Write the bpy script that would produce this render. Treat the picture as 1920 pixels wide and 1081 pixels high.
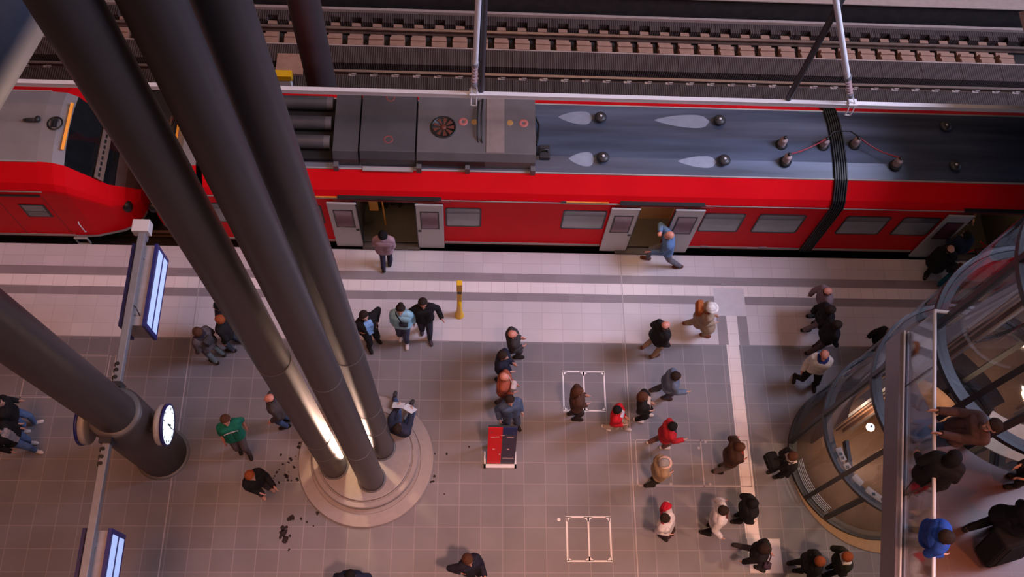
import bpy, math, random
import numpy as np
from mathutils import Vector, Matrix

random.seed(7)
for o in list(bpy.data.objects):
    bpy.data.objects.remove(o)
SC = bpy.context.scene
COL = SC.collection

# ------------------------------------------------------------------ camera
FPX, CAMH = 1775.0, 20.0
def _basis():
    z = Vector((860 - 960, 1320 - 540.5, FPX)).normalized()
    up = -z
    y = Vector((940 - 960, -3500 - 540.5, FPX)).normalized()
    y = (y - up * y.dot(up)).normalized()
    x = y.cross(up)
    return x, y, up
_BX, _BY, _BZ = _basis()
CAM_M = Matrix(((_BX[0], -_BX[1], -_BX[2]), (_BY[0], -_BY[1], -_BY[2]), (_BZ[0], -_BZ[1], -_BZ[2])))
cd = bpy.data.cameras.new('camera')
cam = bpy.data.objects.new('camera', cd)
COL.objects.link(cam)
cd.sensor_width = 36.0
cd.lens = 36.0 * FPX / 1920.0
cd.clip_end = 300
cam.matrix_world = Matrix.Translation((0, 0, CAMH)) @ CAM_M.to_4x4()
SC.camera = cam

def at(px, py, z=0.0):
    """point of the level plane z that the photograph shows at this place"""
    c = Vector((px - 960, py - 540.5, FPX))
    d = Vector((_BX.dot(c), _BY.dot(c), _BZ.dot(c)))
    t = (z - CAMH) / d.z
    return Vector((d.x * t, d.y * t, z))

# ------------------------------------------------------------------ light
SC.view_settings.view_transform = 'Standard'
SC.view_settings.look = 'None'
SC.view_settings.gamma = 1.0
SC.view_settings.use_curve_mapping = False
SC.view_settings.exposure = 0.0

W = bpy.data.worlds.new('world')
SC.world = W
W.use_nodes = True
W.node_tree.nodes['Background'].inputs[0].default_value = (0.38, 0.33, 0.38, 1)
W.node_tree.nodes['Background'].inputs[1].default_value = 0.10

def sun(name, d, col, power, ang):
    l = bpy.data.lights.new(name, 'SUN')
    l.color, l.energy, l.angle = col, power, math.radians(ang)
    o = bpy.data.objects.new(name, l)
    COL.objects.link(o)
    o.rotation_euler = Vector(d).to_track_quat('-Z', 'Y').to_euler()
    o.location = Vector(d) * -30
    return o
def area(name, loc, tgt, col, power, sx, sy):
    l = bpy.data.lights.new(name, 'AREA')
    l.shape, l.size, l.size_y, l.color, l.energy = 'RECTANGLE', sx, sy, col, power
    o = bpy.data.objects.new(name, l)
    COL.objects.link(o)
    o.location = loc
    o.rotation_euler = (Vector(tgt) - Vector(loc)).to_track_quat('-Z', 'Y').to_euler()
    return o
def spot(name, loc, tgt, col, power, ang, rad=0.1, blend=0.6):
    l = bpy.data.lights.new(name, 'SPOT')
    l.color, l.energy, l.spot_size, l.spot_blend, l.shadow_soft_size = col, power, math.radians(ang), blend, rad
    o = bpy.data.objects.new(name, l)
    COL.objects.link(o)
    o.location = loc
    o.rotation_euler = (Vector(tgt) - Vector(loc)).to_track_quat('-Z', 'Y').to_euler()
    return o
# bluish daylight through the glazed hall roof on the right
sun('daylight', (-0.85, 0.05, -1.0), (0.68, 0.72, 1.0), 0.30, 22)
o = area('roof_glazing', (19, 9, 19), (7, 6, 0), (0.66, 0.69, 0.98), 2150, 8, 9)
o.data.spread = math.radians(110)
# warm hall lamps high under the ceiling
o = area('hall_lamps', (-2, 10, 27), (-2, 9, 0), (1.0, 0.56, 0.40), 260, 20, 4)
o.data.spread = math.radians(80)
o = area('hall_lamps_left', (-9, -1, 27), (-9, 1, 0), (1.0, 0.36, 0.16), 400, 8, 8)
o.data.spread = math.radians(75)
spot('hall_floodlight', (4.5, -3, 25), (2.0, -0.4, 0), (1.0, 0.50, 0.38), 20000, 40, 0.8, 1.0)
area('glazed_end', (26, 9, 11), (0, 7, 8), (0.45, 0.60, 1.0), 2600, 16, 12)
spot('deck_fill_spot', (8.6, 1.2, 11.0), (8.3, 2.2, 6.3), (1.0, 0.30, 0.11), 300, 80, 0.1)  # added unseen spot that warms the walkway paving and threshold
o = area('train_side_fill', (3, -9, 17), (3, 10, 1.2), (1.0, 0.60, 0.52), 130, 20, 2)  # unseen fill light added to brighten the near wall of the train
o.data.spread = math.radians(60)
spot('walkway_downlight', (8.0, 1.8, 5.85), (7.6, 2.6, 0), (1.0, 0.60, 0.36), 420, 110, 0.12)
area('track_lamps', (6, 24, 12), (3, 16, 0), (1.0, 0.55, 0.30), 380, 24, 2)
for i in range(6):
    x = -6 + 4.2 * i
    l = bpy.data.lights.new('ceiling_downlight', 'POINT')
    l.energy, l.color, l.shadow_soft_size = 70, (1.0, 0.80, 0.62), 0.16
    o = bpy.data.objects.new('ceiling_downlight', l)
    COL.objects.link(o)
    o.location = (x, 5.0, 22.5)

# ------------------------------------------------------------------ materials
MATS = {}
def mat(name, col, rough=0.6, metal=0.0, var=0.10, scale=6.0, bump=0.0, coat=0.0, spec=0.5, stretch=(1, 1, 1)):
    if name in MATS:
        return MATS[name]
    m = bpy.data.materials.new(name)
    m.use_nodes = True
    nt = m.node_tree
    b = nt.nodes['Principled BSDF']
    b.inputs['Roughness'].default_value = rough
    b.inputs['Metallic'].default_value = metal
    b.inputs['Specular IOR Level'].default_value = spec
    if coat:
        b.inputs['Coat Weight'].default_value = coat
        b.inputs['Coat Roughness'].default_value = 0.08
    tc = nt.nodes.new('ShaderNodeTexCoord')
    mp = nt.nodes.new('ShaderNodeMapping')
    mp.inputs['Scale'].default_value = stretch
    nz = nt.nodes.new('ShaderNodeTexNoise')
    nz.inputs['Scale'].default_value = scale
    nz.inputs['Detail'].default_value = 5
    rp = nt.nodes.new('ShaderNodeValToRGB')
    c = Vector(col)
    rp.color_ramp.elements[0].position = 0.3
    rp.color_ramp.elements[1].position = 0.7
    rp.color_ramp.elements[0].color = (*(c * (1 - var)), 1)
    rp.color_ramp.elements[1].color = (*[min(1, v * (1 + var)) for v in c], 1)
    nt.links.new(tc.outputs['Object'], mp.inputs[0])
    nt.links.new(mp.outputs[0], nz.inputs['Vector'])
    nt.links.new(nz.outputs[0], rp.inputs[0])
    nt.links.new(rp.outputs[0], b.inputs['Base Color'])
    if bump:
        bp = nt.nodes.new('ShaderNodeBump')
        bp.inputs['Strength'].default_value = bump
        bp.inputs['Distance'].default_value = 0.01
        nt.links.new(nz.outputs[0], bp.inputs['Height'])
        nt.links.new(bp.outputs[0], b.inputs['Normal'])
    MATS[name] = m
    return m

def emit(name, col, power):
    m = bpy.data.materials.new(name)
    m.use_nodes = True
    b = m.node_tree.nodes['Principled BSDF']
    b.inputs['Base Color'].default_value = (*col, 1)
    b.inputs['Emission Color'].default_value = (*col, 1)
    b.inputs['Emission Strength'].default_value = power
    MATS[name] = m
    return m

def tiles(name, c1, c2, mortar, w, h, msize=0.012, offx=0.0, offy=0.0, rough=0.5, var=0.10, bias=0.0):
    m = bpy.data.materials.new(name)
    m.use_nodes = True
    nt = m.node_tree
    b = nt.nodes['Principled BSDF']
    b.inputs['Roughness'].default_value = rough
    tc = nt.nodes.new('ShaderNodeTexCoord')
    mp = nt.nodes.new('ShaderNodeMapping')
    mp.inputs['Location'].default_value = (offx, offy, 0)
    br = nt.nodes.new('ShaderNodeTexBrick')
    br.offset = 0.0
    br.inputs['Scale'].default_value = 1.0
    br.inputs['Brick Width'].default_value = w
    br.inputs['Row Height'].default_value = h
    br.inputs['Mortar Size'].default_value = msize
    br.inputs['Mortar Smooth'].default_value = 0.3
    br.inputs['Bias'].default_value = bias
    br.inputs['Color1'].default_value = (*c1, 1)
    br.inputs['Color2'].default_value = (*c2, 1)
    br.inputs['Mortar'].default_value = (*mortar, 1)
    nz = nt.nodes.new('ShaderNodeTexNoise')
    nz.inputs['Scale'].default_value = 0.9
    nz.inputs['Detail'].default_value = 6
    mr = nt.nodes.new('ShaderNodeMapRange')
    mr.inputs['From Min'].default_value = 0.25
    mr.inputs['From Max'].default_value = 0.75
    mr.inputs['To Min'].default_value = 1 - var
    mr.inputs['To Max'].default_value = 1 + var
    mx = nt.nodes.new('ShaderNodeMix')
    mx.data_type = 'RGBA'
    mx.blend_type = 'MULTIPLY'
    mx.inputs[0].default_value = 1.0
    nt.links.new(tc.outputs['Object'], mp.inputs[0])
    nt.links.new(mp.outputs[0], br.inputs['Vector'])
    nt.links.new(tc.outputs['Object'], nz.inputs['Vector'])
    nt.links.new(nz.outputs[0], mr.inputs[0])
    nt.links.new(br.outputs['Color'], mx.inputs[6])
    nt.links.new(mr.outputs[0], mx.inputs[7])
    nt.links.new(mx.outputs[2], b.inputs['Base Color'])
    MATS[name] = m
    return m

def glass(name, tint=(0.9, 0.93, 0.95), gl=0.10, rough=0.02, edge=0.75):
    """clear pane: transparent body with a Fresnel-weighted mirror reflection"""
    m = bpy.data.materials.new(name)
    m.use_nodes = True
    nt = m.node_tree
    nt.nodes.remove(nt.nodes['Principled BSDF'])
    out = nt.nodes['Material Output']
    tr = nt.nodes.new('ShaderNodeBsdfTransparent')
    tr.inputs[0].default_value = (*tint, 1)
    g = nt.nodes.new('ShaderNodeBsdfGlossy')
    g.inputs['Roughness'].default_value = rough
    lw = nt.nodes.new('ShaderNodeLayerWeight')
    lw.inputs[0].default_value = 0.25
    mr = nt.nodes.new('ShaderNodeMapRange')
    mr.inputs['To Min'].default_value = gl
    mr.inputs['To Max'].default_value = edge
    mx = nt.nodes.new('ShaderNodeMixShader')
    nt.links.new(lw.outputs['Fresnel'], mr.inputs[0])
    nt.links.new(mr.outputs[0], mx.inputs[0])
    nt.links.new(tr.outputs[0], mx.inputs[1])
    nt.links.new(g.outputs[0], mx.inputs[2])
    nt.links.new(mx.outputs[0], out.inputs[0])
    MATS[name] = m
    return m

def ribbed(name, c1, c2, per, rough=0.75):
    """slab with fine grooves across the track"""
    m = bpy.data.materials.new(name)
    m.use_nodes = True
    nt = m.node_tree
    b = nt.nodes['Principled BSDF']
    b.inputs['Roughness'].default_value = rough
    tc = nt.nodes.new('ShaderNodeTexCoord')
    wv = nt.nodes.new('ShaderNodeTexWave')
    wv.bands_direction = 'X'
    wv.inputs['Scale'].default_value = 0.314 / per
    rp = nt.nodes.new('ShaderNodeValToRGB')
    rp.color_ramp.elements[0].position = 0.25
    rp.color_ramp.elements[1].position = 0.6
    rp.color_ramp.elements[0].color = (*c2, 1)
    rp.color_ramp.elements[1].color = (*c1, 1)
    nz = nt.nodes.new('ShaderNodeTexNoise')
    nz.inputs['Scale'].default_value = 1.7
    mr = nt.nodes.new('ShaderNodeMapRange')
    mr.inputs['To Min'].default_value = 0.7
    mr.inputs['To Max'].default_value = 1.3
    mx = nt.nodes.new('ShaderNodeMix')
    mx.data_type = 'RGBA'
    mx.blend_type = 'MULTIPLY'
    mx.inputs[0].default_value = 1.0
    bp = nt.nodes.new('ShaderNodeBump')
    bp.inputs['Distance'].default_value = 0.01
    nt.links.new(tc.outputs['Object'], wv.inputs['Vector'])
    nt.links.new(tc.outputs['Object'], nz.inputs['Vector'])
    nt.links.new(nz.outputs[0], mr.inputs[0])
    nt.links.new(wv.outputs[1], rp.inputs[0])
    nt.links.new(rp.outputs[0], mx.inputs[6])
    nt.links.new(mr.outputs[0], mx.inputs[7])
    nt.links.new(mx.outputs[2], b.inputs['Base Color'])
    nt.links.new(wv.outputs[1], bp.inputs['Height'])
    nt.links.new(bp.outputs[0], b.inputs['Normal'])
    MATS[name] = m
    return m

# ------------------------------------------------------------------ mesh collector
class MB:
    def __init__(s):
        s.v, s.f, s.m, s.sm = [], [], [], []
    def face(s, pts, m=0, smooth=False):
        n = len(s.v)
        s.v += [tuple(p) for p in pts]
        s.f.append(tuple(range(n, n + len(pts)))); s.m.append(m); s.sm.append(smooth)
    def grid(s, rows, m=0, smooth=True, closed=False):
        """rows of points -> skin; closed joins the last column to the first"""
        n, k = len(s.v), len(rows[0])
        for r in rows:
            s.v += [tuple(p) for p in r]
        for i in range(len(rows) - 1):
            for j in range(k if closed else k - 1):
                a = n + i * k + j; b = n + i * k + (j + 1) % k
                s.f.append((a, b, b + k, a + k)); s.m.append(m); s.sm.append(smooth)
    def obox(s, c, ax, m=0):
        """box from centre and three half-axis vectors"""
        c = Vector(c); a, b, d = [Vector(q) for q in ax]
        n = len(s.v)
        for k in (-1, 1):
            for j in (-1, 1):
                for i in (-1, 1):
                    s.v.append(tuple(c + a * i + b * j + d * k))
        for q in ((0, 2, 3, 1), (4, 5, 7, 6), (0, 1, 5, 4), (2, 6, 7, 3), (0, 4, 6, 2), (1, 3, 7, 5)):
            s.f.append(tuple(n + i for i in q)); s.m.append(m); s.sm.append(False)
    def box(s, x0, x1, y0, y1, z0, z1, m=0):
        s.obox(((x0 + x1) / 2, (y0 + y1) / 2, (z0 + z1) / 2),
               (((x1 - x0) / 2, 0, 0), (0, (y1 - y0) / 2, 0), (0, 0, (z1 - z0) / 2)), m)
    def cyl(s, p0, p1, r0, r1=None, n=24, m=0, caps=True):
        r1 = r0 if r1 is None else r1
        p0, p1 = Vector(p0), Vector(p1)
        d = (p1 - p0).normalized()
        u = d.cross(Vector((0, 0, 1)) if abs(d.z) < 0.95 else Vector((1, 0, 0))).normalized()
        w = d.cross(u)
        ring = lambda p, r: [p + u * (r * math.cos(2 * math.pi * i / n)) + w * (r * math.sin(2 * math.pi * i / n)) for i in range(n)]
        a, b = ring(p0, r0), ring(p1, r1)
        s.grid([a, b], m, True, True)
        if caps:
            s.face(a[::-1], m); s.face(b, m)
    def tube(s, path, r, n=10, m=0):
        path = [Vector(p) for p in path]
        rows = []
        u = None
        for i, p in enumerate(path):
            d = (path[min(i + 1, len(path) - 1)] - path[max(i - 1, 0)]).normalized()
            if u is None:
                u = d.cross(Vector((0, 0, 1)) if abs(d.z) < 0.9 else Vector((1, 0, 0))).normalized()
            u = (u - d * u.dot(d)).normalized()
            w = d.cross(u)
            rows.append([p + u * (r * math.cos(2 * math.pi * k / n)) + w * (r * math.sin(2 * math.pi * k / n)) for k in range(n)])
        s.grid(rows, m, True, True)
        s.face(rows[0][::-1], m); s.face(rows[-1], m)
    def lathe(s, prof, c=(0, 0, 0), n=48, m=0, smooth=True, a0=0.0, a1=None):
        """profile [(r, z)] turned about the vertical through c"""
        full = a1 is None
        k = n if full else n + 1
        span = 2 * math.pi if full else a1 - a0
        rows = [[(c[0] + r * math.cos(a0 + span * i / n), c[1] + r * math.sin(a0 + span * i / n), c[2] + z) for i in range(k)] for r, z in prof]
        s.grid(rows, m, smooth, full)
    def ell(s, c, rad, m=0, nu=16, nv=10):
        rows = []
        for j in range(nv + 1):
            t = math.pi * (j / nv - 0.5) * 0.9999
            rows.append([(c[0] + rad[0] * math.cos(t) * math.cos(2 * math.pi * i / nu), c[1] + rad[1] * math.cos(t) * math.sin(2 * math.pi * i / nu), c[2] + rad[2] * math.sin(t)) for i in range(nu)])
        s.grid(rows, m, True, True)
    def prism(s, poly, z0, z1, m=0, mtop=None):
        b = [(p[0], p[1], z0) for p in poly]; t = [(p[0], p[1], z1) for p in poly]
        s.face(b[::-1], m); s.face(t, m if mtop is None else mtop)
        for i in range(len(poly)):
            j = (i + 1) % len(poly)
            s.face((b[i], b[j], t[j], t[i]), m)
    def build(s, name, mats, parent=None, loc=None, bevel=0.0, auto=True):
        me = bpy.data.meshes.new(name)
        L = Vector(loc) if loc is not None else (world_loc(parent) if parent else Vector((0, 0, 0)))
        me.from_pydata([tuple(Vector(p) - L) for p in s.v], [], s.f)
        for q in (mats if isinstance(mats, (list, tuple)) else [mats]):
            me.materials.append(q)
        me.polygons.foreach_set('material_index', s.m)
        me.polygons.foreach_set('use_smooth', s.sm)
        me.update()
        o = bpy.data.objects.new(name, me)
        COL.objects.link(o)
        if parent:
            o.parent = parent
            o.location = L - world_loc(parent)
        else:
            o.location = L
        if bevel:
            b = o.modifiers.new('bevel', 'BEVEL')
            b.width, b.segments, b.limit_method = bevel, 2, 'ANGLE'
            b.angle_limit = math.radians(40)
        return o

def world_loc(o):
    p = Vector(o.location)
    while o.parent:
        o = o.parent
        p += Vector(o.location)
    return p
def tag(o, label=None, cat=None, group=None, kind=None):
    if label: o['label'] = label
    if cat: o['category'] = cat
    if group: o['group'] = group
    if kind: o['kind'] = kind
    return o
def thing(name, loc, label, cat, group=None):
    o = bpy.data.objects.new(name, None)
    o.empty_display_size = 0.2
    COL.objects.link(o)
    o.location = loc
    return tag(o, label, cat, group)
def struct(o, label=None):
    o['kind'] = 'structure'
    if label: o['label'] = label
    return o

# ------------------------------------------------------------------ palette
GREY_T = tiles('grey_paving', (0.155, 0.138, 0.152), (0.190, 0.170, 0.184), (0.255, 0.222, 0.23), 0.455, 0.455, 0.010, 0.06, 0.275, 0.45, 0.16)
LIGHT_T = tiles('light_paving', (0.53, 0.465, 0.475), (0.58, 0.51, 0.52), (0.46, 0.40, 0.41), 0.455, 0.41, 0.008, 0.06, 0.0, 0.5, 0.07)
WHITE_T = tiles('white_paving', (0.74, 0.64, 0.63), (0.78, 0.68, 0.66), (0.60, 0.50, 0.49), 0.30, 0.30, 0.007, 0.0, 0.05, 0.5, 0.05)
BAND_T = tiles('band_paving', (0.245, 0.20, 0.21), (0.275, 0.225, 0.235), (0.27, 0.22, 0.23), 0.30, 0.30, 0.006, 0.0, 0.0, 0.55, 0.08)
BLOCK_T = mat('plain_light_slab', (0.60, 0.54, 0.56), 0.5, var=0.04)
DECK_T = tiles('deck_paving', (0.088, 0.034, 0.024), (0.10, 0.040, 0.028), (0.115, 0.050, 0.036), 0.9, 0.9, 0.008, 0.2, 0.1, 0.4, 0.14)
CONC = mat('concrete', (0.20, 0.16, 0.145), 0.8, var=0.18, scale=3, bump=0.1)
DARKC = mat('dark_concrete', (0.030, 0.022, 0.020), 0.85, var=0.3, scale=4)
WARMSTONE = mat('plinth_stone', (0.295, 0.245, 0.232), 0.5, var=0.06, scale=9)
TANSTONE = mat('tan_stone', (0.62, 0.42, 0.27), 0.55, var=0.07, scale=9)
STEEL = mat('painted_steel', (0.062, 0.050, 0.051), 0.40, 0.0, 0.06, 2.0)
STEELBAND = mat('weld_band', (0.15, 0.135, 0.13), 0.42, 0.0, 0.05)
DARKSTEEL = mat('dark_steel', (0.034, 0.032, 0.036), 0.42, 0.0, 0.08)
GREYSTEEL = mat('grey_steel', (0.30, 0.30, 0.33), 0.4, 0.35, 0.06)
ALU = mat('aluminium', (0.80, 0.76, 0.78), 0.35, 0.0, 0.03)
WHITEM = mat('white_metal', (0.72, 0.68, 0.68), 0.4, 0.0, 0.03)
RED = mat('train_red', (0.72, 0.006, 0.012), 0.30, 0.0, 0.05, 1.2, coat=0.0, spec=0.05)
ROOFG = mat('roof_grey', (0.068, 0.086, 0.135), 0.36, 0.1, 0.60, 0.9, stretch=(0.22, 2.6, 1))
CABROOF = mat('cab_roof_grey', (0.27, 0.25, 0.26), 0.5, 0.0, 0.10, 1.5)
ROOFDUST = mat('roof_clean_patch', (0.27, 0.30, 0.38), 0.5, 0.0, 0.08, 5)
EQUIP = mat('roof_box_grey', (0.075, 0.070, 0.078), 0.5, 0.1, 0.16, 2.0)
EQUIPL = mat('roof_box_lighter', (0.135, 0.12, 0.125), 0.5, 0.1, 0.12, 2.0)
BLACK = mat('black_rubber', (0.012, 0.012, 0.013), 0.45, 0.0, 0.2)
UNDER = mat('underframe', (0.010, 0.009, 0.010), 0.8)
DOORM = mat('door_grey', (0.47, 0.45, 0.44), 0.35, 0.0, 0.03)
TRIMG = mat('sill_grey', (0.40, 0.37, 0.35), 0.4, 0.0, 0.06)
WINL = mat('window_pane', (0.26, 0.27, 0.275), 0.12, 0.0, 0.12, 2.0, coat=0.4)  # pale grey of reflected light is put into the pane's base colour
WIND = mat('window_vent', (0.095, 0.10, 0.105), 0.12, 0.0, 0.10, 2.0, coat=0.4)
DOORGL = mat('door_pane', (0.15, 0.055, 0.075), 0.12, 0.0, 0.25, 3.0, coat=0.4)
SCREENGL = mat('windscreen_glass', (0.010, 0.012, 0.014), 0.06, 0.0, 0.2, coat=0.6)
YEL = mat('yellow_stripe', (0.75, 0.36, 0.05), 0.4)
YPOST = mat('yellow_paint', (0.85, 0.46, 0.01), 0.4, 0.0, 0.05)
CERAM = mat('ceramic', (0.50, 0.36, 0.36), 0.3)
REDCAB = mat('red_cable', (0.30, 0.02, 0.04), 0.4)
FANR = mat('fan_rust', (0.16, 0.045, 0.03), 0.5, 0.2, 0.3, 8)
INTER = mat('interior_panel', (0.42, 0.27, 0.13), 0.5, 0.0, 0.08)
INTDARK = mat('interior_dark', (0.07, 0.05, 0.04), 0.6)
TANM = mat('dash_tan', (0.20, 0.14, 0.11), 0.6)
ORANGE = emit('orange_display', (1.0, 0.36, 0.04), 0.22)
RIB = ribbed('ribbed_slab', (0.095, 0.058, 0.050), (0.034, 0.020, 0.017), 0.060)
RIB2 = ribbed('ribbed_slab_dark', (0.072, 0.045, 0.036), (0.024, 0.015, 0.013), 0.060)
SLEEP = mat('sleeper_concrete', (0.38, 0.205, 0.14), 0.8, 0.0, 0.14, 5, bump=0.1)
RAILM = mat('rail_rust', (0.13, 0.075, 0.055), 0.5, 0.3, 0.2, 6)
RAILT = mat('rail_head', (0.34, 0.24, 0.20), 0.35, 0.6, 0.1, 6)
EDGE = mat('far_platform_stone', (0.46, 0.33, 0.28), 0.6, 0.0, 0.08)
MARK = mat('white_paint', (0.80, 0.76, 0.76), 0.5, 0.0, 0.04)
THIN = mat('faded_line', (0.40, 0.34, 0.34), 0.5, 0.0, 0.1)
SCREEN = emit('display_screen', (0.46, 0.60, 1.0), 0.62)
BLUEF = mat('blue_frame', (0.020, 0.022, 0.16), 0.4)
CLOCKF = emit('clock_face', (0.86, 0.95, 0.97), 0.9)
NAVY = mat('navy_panel', (0.055, 0.045, 0.085), 0.4, 0.0, 0.1)
NAVY2 = mat('navy_header', (0.015, 0.025, 0.12), 0.4)
REDP = mat('red_panel', (0.70, 0.010, 0.018), 0.4, 0.0, 0.06)
PINKT = mat('pink_text', (0.75, 0.45, 0.45), 0.5)
STAIN = mat('dark_stain', (0.022, 0.013, 0.013), 0.6, spec=0.2)
GLASS = glass('lift_glass', (0.84, 0.86, 0.88), 0.07, 0.03, 0.62)
RAILGL = glass('balustrade_glass', (0.80, 0.84, 0.88), 0.10, 0.03, 0.5)
LAMP = emit('lamp_glow', (1.0, 0.85, 0.72), 9.0)
BROWN = mat('lift_brown', (0.24, 0.13, 0.085), 0.45, 0.0, 0.15, 3)
PAPER = mat('newspaper', (0.75, 0.72, 0.72), 0.7)

# ------------------------------------------------------------------ the platform floor
XL, XR, YL = -17.0, 20.0, -5.0
PE = 9.72                                     # platform edge
def sheet(b, x0, x1, y0, y1, z, m):
    b.face([(x0, y0, z), (x1, y0, z), (x1, y1, z), (x0, y1, z)], m)
b = MB()
BX0, BX1 = 5.78, 6.50                          # plain slab block of the tactile junction
sheet(b, XL, XR, YL, 2.46, 0, 0)
sheet(b, XL, 5.98, 2.46, 3.155, 0, 0); sheet(b, 5.98, 6.67, 2.46, 3.155, 0, 4); sheet(b, 6.67, XR, 2.46, 3.155, 0, 0)
sheet(b, XL, 5.96, 3.155, 7.48, 0, 0); sheet(b, 5.96, 6.25, 3.155, 7.48, 0, 2); sheet(b, 6.25, XR, 3.155, 7.48, 0, 0)
for x0, x1, m in ((XL, 5.79, 1), (5.79, 6.02, 3), (6.02, 6.27, 2), (6.27, 6.50, 3), (6.50, XR, 1)):
    sheet(b, x0, x1, 7.48, 8.19, 0, m)
for y0, y1, m in ((8.19, 8.47, 1), (8.47, 8.68, 3), (8.68, 8.89, 2)):
    sheet(b, XL, BX0, y0, y1, 0, m); sheet(b, BX0, BX1, y0, y1, 0, 4); sheet(b, BX1, XR, y0, y1, 0, m)
for y0, y1, m in ((8.89, 8.955, 2), (8.955, 9.17, 3), (9.17, PE, 1)):
    sheet(b, XL, XR, y0, y1, 0, m)
b.face([(XL, PE, 0), (XR, PE, 0), (XR, PE, -1.2), (XL, PE, -1.2)], 5)
b.face([(XL, YL, -0.5), (XR, YL, -0.5), (XR, YL, 0), (XL, YL, 0)], 5)
struct(b.build('floor', [GREY_T, LIGHT_T, WHITE_T, BAND_T, BLOCK_T, DARKC]), 'station platform paved in grey and light stone tiles')

b = MB()
sheet(b, XL, XR, PE - 0.3, 22, -1.02, 0)
struct(b.build('floor_trackbed', DARKC), 'dark concrete track bed behind the train')
b = MB()
b.box(XL, XR, 17.45, 24, -1.0, 0.0, 0)
b.box(XL, XR, 17.38, 17.75, 0.0, 0.03, 1)
struct(b.build('floor_far_platform', [DARKC, EDGE]), 'far platform with a pale stone edge')
b = MB()
b.box(XL, XR, 17.22, 17.30, -1.0, -0.62, 0)
struct(b.build('trim_1', EDGE), 'narrow pale kerb along the far track')

# thin joint lines across the platform
b = MB()
for x, y0, y1 in ((-6.05, YL, PE), (3.635, YL, PE)):
    b.box(x - 0.011, x + 0.011, y0, y1 - 0.01, 0.0, 0.002, 0)
struct(b.build('trim_2', THIN), 'pale expansion joints across the platform')

# painted double frames
def frame_mark(x0, x1, y0, y1, label):
    b = MB(); z0, z1 = 0.001, 0.005; w = 0.016
    xm = (x0 + x1) / 2
    for xa in (x0, xm, x1):
        b.box(xa - w, xa + w, y0, y1, z0, z1)
    for ya in (y0, y1):
        b.box(x0 - w, x1 + w, ya - w, ya + w, z0, z1)
    c = 0.10
    for xa, xb in ((x0, xm), (xm, x1)):
        for px, sx in ((xa, 1), (xb, -1)):
            for py, sy in ((y0, 1), (y1, -1)):
                b.prism([(px, py), (px + sx * c, py), (px, py + sy * c)] if sx * sy > 0 else [(px, py), (px, py + sy * c), (px + sx * c, py)], z0, z1)
    o = b.build('floor_marking', MARK)
    return tag(o, label, 'floor marking', 'painted double frames on the paving')
frame_mark(2.20, 3.12, 5.89, 6.79, 'white painted double frame on grey paving, with a brown-coated person standing on it')
frame_mark(2.19, 3.10, 2.69, 3.585, 'empty white painted double frame on grey paving beside a small white dot')
b = MB(); b.cyl((2.03, 3.53, 0.001), (2.03, 3.53, 0.006), 0.035)
tag(b.build('floor_dot', MARK), 'small round white dot on the paving beside the empty painted frame', 'floor marking')

def thin_rect(segs, dots, label):
    b = MB(); w = 0.011
    for (xa, ya), (xb, yb) in segs:
        b.box(min(xa, xb) - w, max(xa, xb) + w, min(ya, yb) - w, max(ya, yb) + w, 0.001, 0.004)
    for x, y in dots:
        b.cyl((x, y, 0.001), (x, y, 0.006), 0.03, n=12)
    return tag(b.build('hatch_outline', THIN), label, 'floor hatch', 'thin hatch outlines in the paving')
thin_rect([((3.72, 5.25), (6.2, 5.25)), ((3.72, 4.25), (6.2, 4.25)), ((3.74, 4.25), (3.74, 5.25)), ((5.17, 4.25), (5.17, 5.25)), ((6.2, 4.25), (6.2, 5.25))],
          [(5.28, 5.22), (5.12, 5.08), (4.45, 4.29), (5.3, 4.29)], 'thin pale hatch outline in two fields on the paving left of the white guide strip')
thin_rect([((-9.5, 7.03), (-7.8, 7.03)), ((-9.48, 6.06), (-8.7, 6.06)), ((-9.48, 6.06), (-9.48, 7.03)), ((-7.74, 5.9), (-7.74, 7.03)), ((-7.62, 5.9), (-7.62, 7.03))],
          [(-8.72, 6.03)], 'thin pale hatch outline on the dark paving under the slanting grey column with the clock')
thin_rect([((10.2, 6.3), (11.0, 6.3)), ((11.0, 5.3), (11.0, 6.3))], [], 'thin pale hatch outline on the paving seen through the glass lift shaft')

# dark stains around the plinth
def stain(label, pts):
    b = MB(); rnd = random.Random(len(pts))
    for x, y, r in pts:
        n = 9
        poly = [(x + r * rnd.uniform(0.5, 1.25) * math.cos(2 * math.pi * i / n), y + r * rnd.uniform(0.5, 1.25) * math.sin(2 * math.pi * i / n)) for i in range(n)]
        b.prism(poly, 0.001, 0.004)
    return tag(b.build('floor_stain', STAIN), label, 'stain', kind='stuff')
def blots(seed, n, px0, px1, py0, py1, r0, r1):
    r = random.Random(seed); res = []
    for i in range(n):
        p = at(r.uniform(px0, px1), r.uniform(py0, py1)); res.append((p.x, p.y, r.uniform(r0, r1)))
    return res
stain('dark splashes on the paving below left of the round plinth', [(*at(x, y).xy, r) for x, y, r in ((532, 998, .10), (535, 1012, .085), (541, 973, .05), (548, 970, .07), (530, 990, .06), (526, 1006, .05), (565, 972, .035), (575, 978, .03), (595, 961, .05), (588, 985, .02), (542, 1030, .03), (537, 988, .035), (544, 1004, .03))])
stain('dark drips on the paving along the left rim of the round plinth', blots(3, 22, 512, 560, 850, 905, 0.012, 0.035) + [(*at(561, 838).xy, 0.05), (*at(562, 830).xy, 0.04), (*at(538, 893).xy, 0.045)])
stain('dark drips on the paving along the right rim of the round plinth', [(*at(x, y).xy, r) for x, y, r in ((814, 892, .04), (812, 902, .035), (815, 850, .025), (838, 850, .03), (879, 837, .025), (833, 926, .02), (808, 903, .03))] )

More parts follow.
